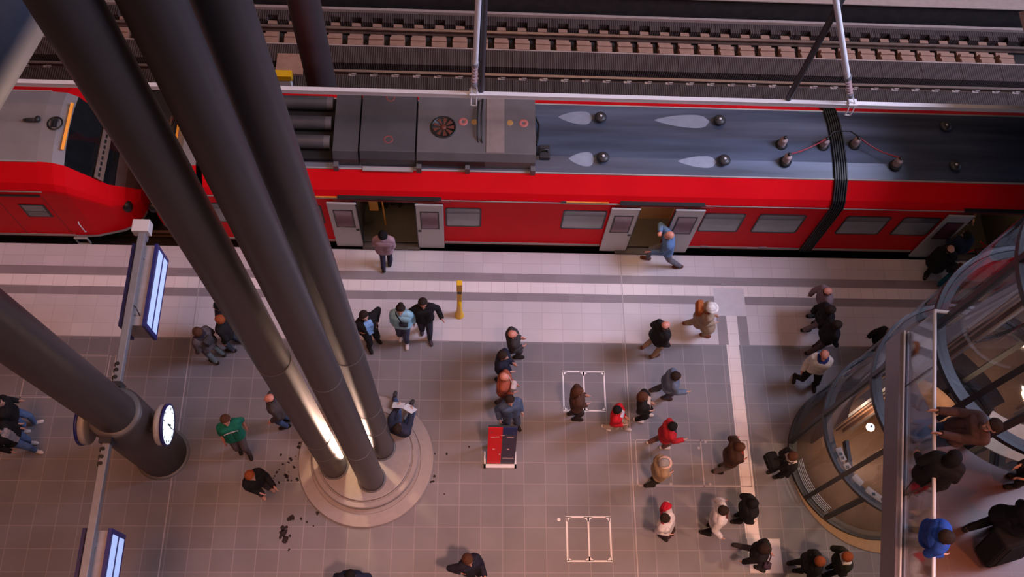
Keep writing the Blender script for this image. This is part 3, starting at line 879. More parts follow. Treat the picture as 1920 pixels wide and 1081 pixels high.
b = MB(); b.box(2.02, 2.13, YW - 0.014, YW + 0.01, 2.17, 2.22); b.build('stripe_end', DARKSTEEL, T)

# gangway bellows
b = MB()
for k in range(6):
    xa = 7.90 + 0.05 * k
    ring = lambda x, s: [(x, YC + o * s, 0.0 + (z) * (1 + (s - 1) * 0.6)) for o, z in PROF]
    b.grid([ring(xa, 0.985), ring(xa + 0.012, 1.035), ring(xa + 0.038, 1.035), ring(xa + 0.05, 0.985)], 0, False)
b.build('gangway_bellows', BLACK, T)

# roof equipment
ZR = 2.74
def roof_box(x0, x1, z1, m, name='roof_box'):
    h = 0.80
    b = MB()
    pr = [(-h, ZR - 0.10), (-h, z1 - 0.18), (-h + 0.10, z1), (h - 0.10, z1), (h, z1 - 0.18), (h, ZR - 0.10)]
    a = [(x0, YC + o, z) for o, z in pr]; c = [(x1, YC + o, z) for o, z in pr]
    b.grid([a, c], 0, False); b.face(a, 0); b.face(c[::-1], 0)
    return b.build(name, m, T, bevel=0.012)
roof_box(-2.80, -2.28, 3.05, EQUIP)
q = roof_box(-2.24, -1.10, 3.08, EQUIP)
for yy in (0.62, -0.42):
    b = MB(); b.lathe([(0.07, 0.0), (0.085, 0.008), (0.10, 0.0)], (-1.66, YC + yy, 3.08), 20); b.build('lifting_ring', mat('red_ring', (0.22, 0.05, 0.05), 0.5), q)
q = roof_box(-1.06, 1.42, 3.08, EQUIPL)
b = MB(); b.box(0.38, 0.76, YC - 0.69, YC + 0.69, 3.08, 3.092); b.build('cover_plate', mat('cover_tan', (0.25, 0.19, 0.18), 0.5), q)
b = MB(); b.box(-1.04, 0.36, YC - 0.815, YC - 0.795, 2.72, 2.90); b.build('louvre', BLACK, q)
FX, FY = -0.52, YC - 0.09
b = MB(); b.lathe([(0.0, 0.0), (0.27, 0.0), (0.27, 0.02), (0.24, 0.02), (0.235, 0.004), (0.0, 0.004)], (FX, FY, 3.08), 36, 0); f = b.build('fan_well', BLACK, q)
b = MB()
for k in range(9):
    a = 2 * math.pi * k / 9
    u = Vector((math.cos(a), math.sin(a), 0)); v = Vector((-math.sin(a), math.cos(a), 0))
    b.face([Vector((FX, FY, 3.088)) + u * 0.04, Vector((FX, FY, 3.088)) + u * 0.22 - v * 0.045, Vector((FX, FY, 3.10)) + u * 0.22 + v * 0.045])
b.lathe([(0, 0.02), (0.05, 0.02), (0.06, 0.0)], (FX, FY, 3.085), 16)
b.build('fan_blade', FANR, f)
for x, yy, m in ((-0.11, 0.06, 'red'), (1.17, 0.06, 'red'), (0.13, 0.06, 'amber'), (0.88, 0.06, 'amber')):
    mm = mat('mark_' + m, (0.55, 0.16, 0.14) if m == 'red' else (0.50, 0.26, 0.08), 0.5)
    b = MB(); b.lathe([(0.035, 0), (0.05, 0.008), (0.09, 0.008), (0.1, 0.0)] if m == 'red' else [(0.0, 0.006), (0.05, 0.006), (0.07, 0)], (x, YC + yy, 3.081), 20); b.build('roof_marking', mm, q)
b = MB(); b.tube([(0.30, YC + 0.60, 3.07), (0.30, YC + 0.58, 3.17), (0.27, YC + 0.2, 3.19), (0.28, YC - 0.3, 3.17), (0.30, YC - 0.45, 3.07)], 0.02); b.tube([(0.22, YC + 0.60, 3.07), (0.21, YC + 0.5, 3.16), (0.19, YC + 0.1, 3.18), (0.20, YC - 0.3, 3.15), (0.22, YC - 0.45, 3.07)], 0.015); b.build('roof_cable', BLACK, q)
# resistor drums left of the boxes
q = MB(); q.box(-4.6, -2.82, YC - 0.75, YC + 0.75, 2.70, 2.78); q = q.build('resistor_tray', UNDER, T)
for yy in (0.55, 0.05, -0.42):
    b = MB(); b.cyl((-4.5, YC + yy, 2.92), (-3.0, YC + yy, 2.92), 0.145, n=24); d = b.build('resistor_drum', EQUIP, q)
    b = MB(); b.cyl((-3.0, YC + yy, 2.92), (-2.88, YC + yy, 2.92), 0.14, n=24); b.build('drum_end', EQUIPL, d)
# side catwalk and brackets
b = MB(); b.box(-2.2, -1.15, YC - 0.93, YC - 0.83, 2.63, 2.66); b.build('roof_step', TRIMG, T)
for xx in (-2.75, -1.02, 0.0, 1.38):
    b = MB(); b.box(xx - 0.05, xx + 0.05, YC - 0.92, YC - 0.80, 2.60, 2.78); b.build('bracket', EQUIPL, T)
q = MB(); q.tube([(1.46, YC - 0.48, 2.74), (1.55, YC - 0.45, 2.86), (1.68, YC - 0.42, 2.84), (1.74, YC - 0.5, 2.72)], 0.03); q.tube([(1.44, YC + 0.5, 2.72), (1.52, YC + 0.2, 2.82), (1.50, YC - 0.1, 2.76), (1.46, YC - 0.3, 2.80)], 0.02); q.build('roof_cable', BLACK, T)
b = MB(); b.box(1.52, 1.75, YC - 0.60, YC - 0.28, 2.70, 2.80); b.build('junction_box', DARKSTEEL, T, bevel=0.02)
# roof ventilators
for x, yy in ((2.87, 0.47), (5.49, 0.47), (2.88, -0.54), (5.50, -0.54), (10.55, 0.46), (10.57, -0.55), (14.2, 0.46), (14.2, -0.55)):
    b = MB(); b.lathe([(0.0, 0.13), (0.06, 0.128), (0.12, 0.10), (0.135, 0.07), (0.12, 0.06), (0.07, 0.05), (0.07, -0.06)], (x, YC + yy, 2.71), 28); v = b.build('roof_vent', DARKSTEEL, T)
    b = MB(); b.lathe([(0.0, 0.012), (0.025, 0.01), (0.03, 0)], (x, YC + yy, 2.838), 14); b.build('vent_cap', ALU, v)
# wind-swept clean patches left of the ventilators, lying on the curved roof
def zroof(o):
    o = abs(o)
    for (a, za), (c, zc) in zip(PROF[6:8], PROF[7:9]):
        if a <= o <= c: return za + (zc - za) * (o - a) / (c - a)
    return 2.62
for x0, x1, yy, w in ((1.95, 2.70, 0.49, 0.19), (4.05, 5.28, 0.47, 0.19), (2.15, 2.70, -0.55, 0.16), (4.5, 5.34, -0.55, 0.13)):
    rows = []
    for i in range(13):
        t = i / 12; x = x0 + (x1 - x0) * t
        ww = w * (math.sin(min(1, t * 1.35) * math.pi / 2) ** 0.8) * (1 if t < 0.75 else math.sqrt(max(0.0, 1 - ((t - 0.75) / 0.25) ** 2)) + 0.001)
        rows.append([(x, YC + yy + ww * k, zroof(yy + ww * k) + 0.004) for k in (-1, -0.5, 0, 0.5, 1)])
    b = MB(); b.grid(rows, 0, True); b.build('clean_patch', ROOFDUST, T)
# insulators and the red bridging cables
INS = {}
for k, (x, yy) in {'a': (6.80, -0.10), 'b': (6.84, -0.52), 'c': (7.72, -0.10), 'd': (8.42, -0.06), 'e': (9.26, -0.55)}.items():
    b = MB(); b.lathe([(0.0, 0), (0.13, 0), (0.13, 0.06), (0.06, 0.08)], (x, YC + yy, 2.70), 20); i_ = b.build('insulator_base', BLACK, T)
    b = MB(); b.lathe([(0.05, 0.0)] + [(r, z) for q in range(4) for r, z in ((0.085, 0.02 + q * 0.05), (0.05, 0.04 + q * 0.05))] + [(0.03, 0.24), (0, 0.24)], (x, YC + yy, 2.77), 20); b.build('insulator', CERAM, i_)
    b = MB(); b.ell((x, YC + yy, 3.03), (0.045, 0.045, 0.03), nu=12, nv=8); b.build('terminal', BLACK, i_)
    INS[k] = Vector((x, YC + yy, 3.04))
for a, c in (('b', 'c'), ('d', 'e')):
    p, q = INS[a], INS[c]
    b = MB(); b.tube([p + (q - p) * (t / 10) + Vector((0, 0, -0.10 * math.sin(math.pi * t / 10))) for t in range(11)], 0.016, 8); b.build('bridging_cable', REDCAB, T)
b = MB(); b.tube([INS['c'], INS['c'] + Vector((0.1, 0.1, 0.1)), Vector((8.05, YC + 0.12, 3.0)), INS['d'] + Vector((-0.12, 0.22, -0.1)), INS['d']], 0.014, 8); b.build('bridging_cable', BLACK, T)
# handles and small fittings on the sill
for x in (-6.4, 5.6, 7.0):
    b = MB(); b.box(x - 0.09, x + 0.09, YW - 0.025, YW, 0.19, 0.24); b.build('jacking_point', GREYSTEEL, T)

# --- left hand unit, only its cab and first metres are in view
T2 = thing('train', (-11, YC, -0.7), 'red train with grey roof and dark windscreen, its nose ending behind the steel columns', 'train', 'coupled red trains at the platform')
LX = -7.42
car_shell(T2, -16.8, LX - 1.5, [], CABROOF)
T_save = T
cab(T2, LX, 1)
b = MB()
b.box(-9.62, -9.08, YW - 0.012, YW + 0.0, 1.05, 1.62); w_ = b.build('window_frame', BLACK, T2, bevel=0.004)
b = MB(); b.box(-9.57, -9.13, YW - 0.018, YW - 0.010, 1.32, 1.57); b.build('window_pane', WINL, w_)
b = MB(); b.box(-9.57, -9.13, YW - 0.018, YW - 0.010, 1.10, 1.30); b.build('window_vent', WIND, w_)
b = MB()
for x in (-9.98, -8.98):
    b.box(x - 0.006, x + 0.006, YW - 0.004, YW + 0.001, 0.2, 1.95)
b.build('door_seam', mat('seam_red', (0.12, 0.006, 0.008), 0.5), T2)
b = MB(); b.box(-10.0, -9.0, YW - 0.04, YW + 0.05, 2.00, 2.03); b.build('rain_strip', BLACK, T2)
b = MB(); b.tube([(-8.62, YW - 0.005, 0.86), (-8.62, YW - 0.04, 0.82), (-8.62, YW - 0.04, 0.42), (-8.62, YW - 0.005, 0.38)], 0.012, 8); b.build('grab_handle', ALU, T2)
b = MB(); b.box(-9.0, -8.7, YW - 0.05, YW + 0.02, 0.05, 0.08); b.box(-8.99, -8.97, YW - 0.05, YW, -0.2, 0.06); b.box(-8.72, -8.70, YW - 0.05, YW, -0.2, 0.06); b.box(-9.0, -8.7, YW - 0.06, YW - 0.02, -0.22, -0.18); b.build('foot_step', TRIMG, T2)
b = MB(); b.box(-9.97, -9.93, YC - 0.87, YC + 0.87, 2.70, 2.752); b.build('roof_seam', DARKSTEEL, T2)
b = MB(); b.box(-16, -9.97, YC - 0.80, YC + 0.80, 2.60, 2.77); b.build('roof_cover', mat('roof_brown', (0.19, 0.13, 0.115), 0.5), T2)
b = MB(); b.ell((-10.42, YC + 0.32, 2.79), (0.2, 0.22, 0.09)); v = b.build('roof_horn', EQUIP, T2)
b = MB(); b.ell((-9.15, YC + 0.02, 2.80), (0.16, 0.045, 0.05), nu=12, nv=8); b.ell((-9.0, YC + 0.05, 2.80), (0.06, 0.08, 0.06), nu=12, nv=8); b.build('antenna', DARKSTEEL, T2)
b = MB()
for k in range(3):
    b.cyl((-8.72 + 0.05 * k, YC - 0.10, 2.752), (-8.72 + 0.05 * k, YC + 0.10, 2.752), 0.018, n=8)
b.lathe([(0.13, 0.0), (0.15, 0.02), (0.17, 0.0)], (-8.66, YC, 2.735), 20)
b.build('roof_grille', BLACK, T2)

# ------------------------------------------------------------------ glass lift shaft
LC = (8.8, 4.86); LR = 1.71; LTOP = 15.0
lift = thing('lift_shaft', (LC[0], LC[1], 0), 'round glass lift shaft with dark steel hoops at the right edge of the platform', 'lift')
def lp(a, r, z):
    a = math.radians(a); return Vector((LC[0] + r * math.cos(a), LC[1] + r * math.sin(a), z))
b = MB(); b.lathe([(0.0, 0.0), (1.86, 0.0), (1.86, 0.025), (0.0, 0.025)], (8.96, 4.72, 0), 72); b.build('base_disc', TANSTONE, lift)
MUL = (-131, -150, 168, 85, 40, -5)
HOOPS = (0.06, 2.2, 4.58, 6.95, 9.3, 11.7, 14.1)
for i in range(len(HOOPS)):
    b = MB(); z = HOOPS[i]
    b.lathe([(LR - 0.04, z - 0.05), (LR + 0.03, z - 0.05), (LR + 0.03, z + 0.05), (LR - 0.04, z + 0.05), (LR - 0.04, z - 0.05)], (LC[0], LC[1], 0), 72, smooth=False)
    b.build('hoop', DARKSTEEL, lift)
    b = MB()
    b.lathe([(LR - 0.15, z + 0.005), (LR - 0.05, z + 0.005), (LR - 0.05, z + 0.035), (LR - 0.15, z + 0.035), (LR - 0.15, z + 0.005)], (LC[0], LC[1], 0), 72, smooth=False)
    b.build('hoop_flange', mat('flange_steel', (0.05, 0.047, 0.05), 0.5, 0.0), lift)
for a in MUL:
    p = lp(a, LR - 0.02, 0); u = Vector((math.cos(math.radians(a)), math.sin(math.radians(a)), 0)); v = Vector((-u.y, u.x, 0))
    for z0, z1 in (((0, LTOP),) if a != -131 else ((0, 2.2), (6.1, 9.3))):
        b = MB(); b.obox(p + Vector((0, 0, (z0 + z1) / 2)), (u * 0.045, v * 0.045, (0, 0, (z1 - z0) / 2)))
        b.build('mullion', DARKSTEEL, lift)
zs = list(HOOPS) + [LTOP]
for i in range(len(zs) - 1):
    b = MB(); b.lathe([(LR, zs[i] + 0.06), (LR, zs[i + 1] - 0.06)], (LC[0], LC[1], 0), 96); b.build('glass_ring', GLASS, lift)
# inside: guide mast, perforated screen, floor, lamps, name plates, cables
b = MB(); b.box(8.05, 8.40, 5.52, 5.62, 0.0, LTOP); b.box(8.05, 8.10, 5.44, 5.62, 0, LTOP); b.box(8.35, 8.40, 5.44, 5.62, 0, LTOP); b.box(8.20, 8.25, 5.46, 5.62, 0, LTOP); b.build('guide_mast', BROWN, lift)
b = MB(); b.box(7.90, 7.99, 5.42, 5.60, 0.0, LTOP); b.box(8.46, 8.56, 5.50, 5.66, 0, LTOP); b.build('guide_rail', GREYSTEEL, lift)
b = MB(); b.lathe([(0.0, 0.03), (1.62, 0.03), (1.62, 0.05), (0, 0.05)], (LC[0], LC[1], 0), 64); b.build('pit_floor', mat('lift_floor', (0.20, 0.115, 0.075), 0.5, var=0.2, scale=2), lift)
b = MB(); b.lathe([(1.25, 0.05), (1.25, 2.15)], (LC[0], LC[1], 0), 40, a0=math.radians(20), a1=math.radians(165)); b.lathe([(1.22, 2.15), (1.22, 0.05)], (LC[0], LC[1], 0), 40, a0=math.radians(20), a1=math.radians(165)); b.build('screen_wall', BROWN, lift)
b = MB(); b.box(7.55, 7.62, 3.95, 4.75, 1.85, 2.02); b.build('rod', DARKSTEEL, lift)
for a0, a1, m in ((-168, -158, PAPER), (-156, -151, PAPER), (-146, -138, PAPER), (-134, -112, PAPER)):
    b = MB(); b.lathe([(LR - 0.23, 2.24), (LR - 0.10, 2.24), (LR - 0.10, 2.25), (LR - 0.23, 2.25)], (LC[0], LC[1], 0), 8, a0=math.radians(a0), a1=math.radians(a1)); b.build('name_plate', mat('plate_grey', (0.55, 0.50, 0.50), 0.5), lift)
b = MB()
for a in (-163, -160, -153, -128, -121, -116):
    c = lp(a, LR - 0.165, 2.252); b.box(c.x - 0.03, c.x + 0.03, c.y - 0.03, c.y + 0.03, 2.25, 2.254)
b.build('plate_mark', BLACK, lift)
for (x, y, z), en in (((8.15, 5.05, 1.9), 30), ((8.75, 4.5, 1.9), 40), ((9.3, 5.3, 2.0), 14)):
    b = MB(); b.ell((x, y, z), (0.085, 0.085, 0.05), nu=14, nv=8); b.build('lamp_lens', LAMP, lift)
    b = MB(); b.cyl((x, y, z + 0.02), (x, y, z + 0.06), 0.03, n=16); b.build('lamp_cup', GREYSTEEL, lift)
    l = bpy.data.lights.new('lift_lamp', 'POINT'); l.energy = en; l.color = (1.0, 0.66, 0.42); l.shadow_soft_size = 0.06
    q = bpy.data.objects.new('lift_lamp', l); COL.objects.link(q); q.location = (x, y, z - 0.12)
b = MB()
for k in range(5):
    b.tube([lp(a, LR - 0.10, 0.12 + 0.09 * k) for a in range(-176, -133, 6)], 0.012, 6)
b.build('grille', GREYSTEEL, lift)
def hang(p, q, sag, r):
    p, q = Vector(p), Vector(q)
    return [p + (q - p) * (t / 14) + Vector((0, 0, -sag * 4 * (t / 14) * (1 - t / 14))) for t in range(15)]
b = MB(); b.tube(hang((7.95, 5.42, 6.4), (10.05, 5.98, 7.0), 1.3, 0), 0.018, 8); b.tube(hang((8.05, 5.35, 6.2), (10.05, 5.98, 7.0), 1.1, 0), 0.012, 8); b.build('travelling_cable', BLACK, lift)
# ------------------------------------------------------------------ upper walkway with glass balustrade
ZD = 6.3
F0, F1 = Vector((5.52, -2.0, ZD)), Vector((6.93, 5.29, ZD))
b = MB()
RH = LR + 0.10
XE, YE, YS = 14.5, 5.29, F0.y
a_l = math.degrees(math.asin((YE - LC[1]) / RH))
def rim(a):
    """walkway outline met by the ray that leaves the lift axis at angle a"""
    d = Vector((math.cos(math.radians(a)), math.sin(math.radians(a)))); best = 1e9
    ed_ = [((XE, YE), (XE, YS)), ((XE, YS), (F0.x, YS)), ((F0.x, YS), (F1.x, F1.y))]
    for p, q in ed_:
        p, q = Vector(p), Vector(q); w = q - p; den = d.x * w.y - d.y * w.x
        if abs(den) < 1e-9: continue
        r = p - Vector(LC); t = (r.x * w.y - r.y * w.x) / den; k = (r.x * d.y - r.y * d.x) / den
        if t > 0 and -1e-6 <= k <= 1 + 1e-6: best = min(best, t)
    return Vector(LC) + d * best
angs = [180 - a_l + (180 + 2 * a_l) * i / 64 for i in range(65)]
for cx_, cy_ in ((F0.x, YS), (XE, YS)):
    angs.append(math.degrees(math.atan2(cy_ - LC[1], cx_ - LC[0])) % 360)
angs.sort()
inner = [(LC[0] + RH * math.cos(math.radians(a)), LC[1] + RH * math.sin(math.radians(a))) for a in angs]
outer = [(F1.x, F1.y)] + [tuple(rim(a)) for a in angs[1:-1]] + [(XE, YE)]
ZB = ZD - 0.38
for i in range(len(angs) - 1):
    p, q, r, t = outer[i], outer[i + 1], inner[i + 1], inner[i]
    b.face([(*p, ZD), (*q, ZD), (*r, ZD), (*t, ZD)], 0)
    b.face([(*t, ZB), (*r, ZB), (*q, ZB), (*p, ZB)], 1)
    b.face([(*p, ZB), (*q, ZB), (*q, ZD), (*p, ZD)], 1)
    b.face([(*t, ZD), (*r, ZD), (*r, ZB), (*t, ZB)], 1)
b.face([(*outer[0], ZB), (*inner[0], ZB), (*inner[0], ZD), (*outer[0], ZD)], 1)
b.face([(*outer[-1], ZD), (*inner[-1], ZD), (*inner[-1], ZB), (*outer[-1], ZB)], 1)
struct(b.build('floor_walkway', [DECK_T, DARKSTEEL]), 'upper walkway paved in brown stone around the lift')
fd = (F1 - F0).normalized(); fn = Vector((-fd.y, fd.x, 0))        # along and outward (left)
bal = thing('glass_balustrade', (6.5, 3, ZD), 'glass balustrade with white handrail along the edge of the upper walkway', 'balustrade')
Lf = (F1 - F0).length
b = MB(); b.obox(F0 + fd * (Lf / 2) + fn * 0.05 + Vector((0, 0, -0.14)), (fd * (Lf / 2 + 0.05), fn * 0.05, (0, 0, 0.26))); b.build('fascia', mat('fascia_steel', (0.20, 0.165, 0.19), 0.35, 0.3, 0.05), bal)
b = MB(); b.obox(F0 + fd * (Lf / 2) + fn * 0.035 + Vector((0, 0, 0.14)), (fd * (Lf / 2 + 0.05), fn * 0.012, (0, 0, 0.02))); b.obox(F0 + fd * (Lf / 2) - fn * 0.03 + Vector((0, 0, 0.13)), (fd * (Lf / 2 + 0.05), fn * 0.010, (0, 0, 0.02))); b.build('clamp_profile', ALU, bal)
PW = 1.71
s = Lf - 0.87
cuts = [Lf]
while s > 0:
    cuts.append(s); s -= PW
cuts.append(0)
for i in range(len(cuts) - 1):
    hi, lo = cuts[i] - 0.006, cuts[i + 1] + 0.006
    if hi - lo < 0.05: continue
    b = MB(); b.obox(F0 + fd * ((hi + lo) / 2) + Vector((0, 0, 0.55)), (fd * ((hi - lo) / 2), fn * 0.008, (0, 0, 0.53))); b.build('glass_panel', RAILGL, bal)
    if i:
        b = MB(); b.obox(F0 + fd * cuts[i] + Vector((0, 0, 0.55)), (fd * 0.006, fn * 0.009, (0, 0, 0.53))); b.build('panel_joint', DARKSTEEL, bal)
b = MB(); b.cyl(F0 - fd * 0.1 + Vector((0, 0, 1.10)), F1 + Vector((0, 0, 1.10)), 0.026, n=16)
ed = Vector((1, -0.10, 0)).normalized()
b.cyl(F1 + Vector((0, 0, 1.10)), F1 + ed * 0.36 + Vector((0, 0, 1.10)), 0.026, n=16); b.ell(F1 + Vector((0, 0, 1.10)), (0.027, 0.027, 0.027), nu=12, nv=8)
b.build('handrail', WHITEM, bal)
b = MB(); b.obox(F1 + ed * 0.18 + Vector((0, 0, 0.55)), (ed * 0.17, Vector((-ed.y, ed.x, 0)) * 0.008, (0, 0, 0.53))); b.build('glass_panel', RAILGL, bal)
b = MB(); b.lathe([(1.0, 0.0), (1.60, 0.0), (1.60, 0.03), (1.0, 0.03)], (LC[0], LC[1], ZD - 0.03), 40, smooth=False, a0=math.radians(-131), a1=math.radians(-40))
sl_ = b.build('lift_threshold', TANSTONE); tag(sl_, 'curved tan stone threshold at the lift door of the upper walkway', 'threshold')

# ------------------------------------------------------------------ people
SKIN = {'a': mat('skin_light', (0.58, 0.30, 0.22), 0.5, var=0.05), 'b': mat('skin_mid', (0.45, 0.21, 0.14), 0.5, var=0.05), 'c': mat('skin_red', (0.62, 0.24, 0.17), 0.5, var=0.05)}
EYE = mat('eye_dark', (0.02, 0.015, 0.015), 0.3)
LIP = mat('lip', (0.34, 0.10, 0.09), 0.5)
def cloth(col):
    k = 'cloth_%02x%02x%02x' % tuple(int(255 * min(1, c)) for c in col)
    return mat(k, col, 0.85, 0.0, 0.16, 14, spec=0.2)
HAIRC = {'black': (0.012, 0.010, 0.010), 'dark': (0.03, 0.018, 0.014), 'brown': (0.085, 0.035, 0.02), 'ginger': (0.28, 0.07, 0.025), 'grey': (0.30, 0.27, 0.25), 'white': (0.70, 0.64, 0.60)}

def capsule(V, F, p0, r0, p1, r1, n=10):
    p0, p1 = np.array(p0, float), np.array(p1, float)
    d = p1 - p0; L = np.linalg.norm(d)
    d = d / L if L > 1e-6 else np.array((0, 0, 1.0))
    a = np.array((0, 0, 1.0)) if abs(d[2]) < 0.9 else np.array((1.0, 0, 0))
    u = np.cross(d, a); u /= np.linalg.norm(u); w = np.cross(d, u)
    ang = np.arange(n) * 2 * np.pi / n
    circ = np.outer(np.cos(ang), u) + np.outer(np.sin(ang), w)
    rows = []
    for t in (-80, -55, -28, 0):
        t = math.radians(t); rows.append(p0 + d * r0 * math.sin(t) + circ * r0 * math.cos(t))
    for t in (0, 28, 55, 80):
        t = math.radians(t); rows.append(p1 + d * r1 * math.sin(t) + circ * r1 * math.cos(t))
    base = len(V)
    for r in rows: V.extend(map(tuple, r))
    R = len(rows)
    for i in range(R - 1):
        for j in range(n):
            k = (j + 1) % n
            F.append((base + i * n + j, base + i * n + k, base + (i + 1) * n + k, base + (i + 1) * n + j))
    F.append(tuple(base + j for j in range(n))[::-1]); F.append(tuple(base + (R - 1) * n + j for j in range(n)))

def ik(a, c, l1, l2, hint):
    """middle joint between a and c, bending towards hint; c is pulled in when out of reach"""
    d = c - a; L = d.length
    if L > (l1 + l2) * 0.985:
        c = a + d * ((l1 + l2) * 0.985 / L); d = c - a; L = d.length
    x = (l1 * l1 - l2 * l2 + L * L) / (2 * L); h = math.sqrt(max(0.0, l1 * l1 - x * x))
    u = d / L; p = hint - u * hint.dot(u)
    p = p.normalized() if p.length > 1e-4 else Vector((0, 1, 0))
    return a + u * x + p * h, c

def smooth_mesh(name, V, F, vox):
    me = bpy.data.meshes.new(name); me.from_pydata(V, [], F); me.update()
    o = bpy.data.objects.new(name, me); COL.objects.link(o)
    m = o.modifiers.new('r', 'REMESH'); m.mode = 'VOXEL'; m.voxel_size = vox; m.adaptivity = 0.0
    m = o.modifiers.new('s', 'SMOOTH'); m.factor = 0.5; m.iterations = 2
    dg = bpy.context.evaluated_depsgraph_get()
    ev = o.evaluated_get(dg); em = ev.to_mesh()
    nv = len(em.vertices); co = np.empty(nv * 3); em.vertices.foreach_get('co', co)
    no = np.empty(nv * 3); em.vertices.foreach_get('normal', no)
    nl = len(em.loops); li = np.empty(nl, int); em.loops.foreach_get('vertex_index', li)
    npl = len(em.polygons); ls = np.empty(npl, int); lt = np.empty(npl, int)
    em.polygons.foreach_get('loop_start', ls); em.polygons.foreach_get('loop_total', lt)
    faces = [tuple(li[s:s + t]) for s, t in zip(ls, lt)]
    ev.to_mesh_clear(); bpy.data.objects.remove(o); bpy.data.meshes.remove(me)
    return co.reshape(-1, 3), no.reshape(-1, 3), faces

def mesh_obj(name, co, faces, mats, mi=None, parent=None, loc=(0, 0, 0)):
    me = bpy.data.meshes.new(name); me.from_pydata([tuple(c) for c in co], [], faces)
    for q in mats: me.materials.append(q)
    if mi is not None: me.polygons.foreach_set('material_index', np.asarray(mi, dtype=np.int32))
    me.polygons.foreach_set('use_smooth', np.ones(len(faces), dtype=bool))
    me.update()
    o = bpy.data.objects.new(name, me); COL.objects.link(o)
    o.location = loc
    if parent: o.parent = parent
    return o

def shell(name, co, no, faces, vmask, thick, mats, parent, pick=None):
    """a garment: the masked skin lifted outwards, its hem turned in to the body"""
    fm = [f for f in faces if sum(bool(vmask[i]) for i in f) >= 2]
    if len(fm) < 8: return None
    cnt_in = np.zeros(len(co), int); cnt_all = np.zeros(len(co), int)
    for f in faces:
        for i in f: cnt_all[i] += 1
    for f in fm:
        for i in f: cnt_in[i] += 1
    used = np.where(cnt_in > 0)[0]
    edge = cnt_in[used] < cnt_all[used]
    t = np.where(edge, -0.003, thick if np.isscalar(thick) else thick[used])
    nc = co[used] + no[used] * t[:, None]
    mp = -np.ones(len(co), int); mp[used] = np.arange(len(used))
    nf = [tuple(mp[i] for i in f) for f in fm]
    mi = None
    if pick is not None:
        mi = [pick(co[list(f)].mean(0)) for f in fm]
    return mesh_obj(name, nc, nf, mats, mi, parent)

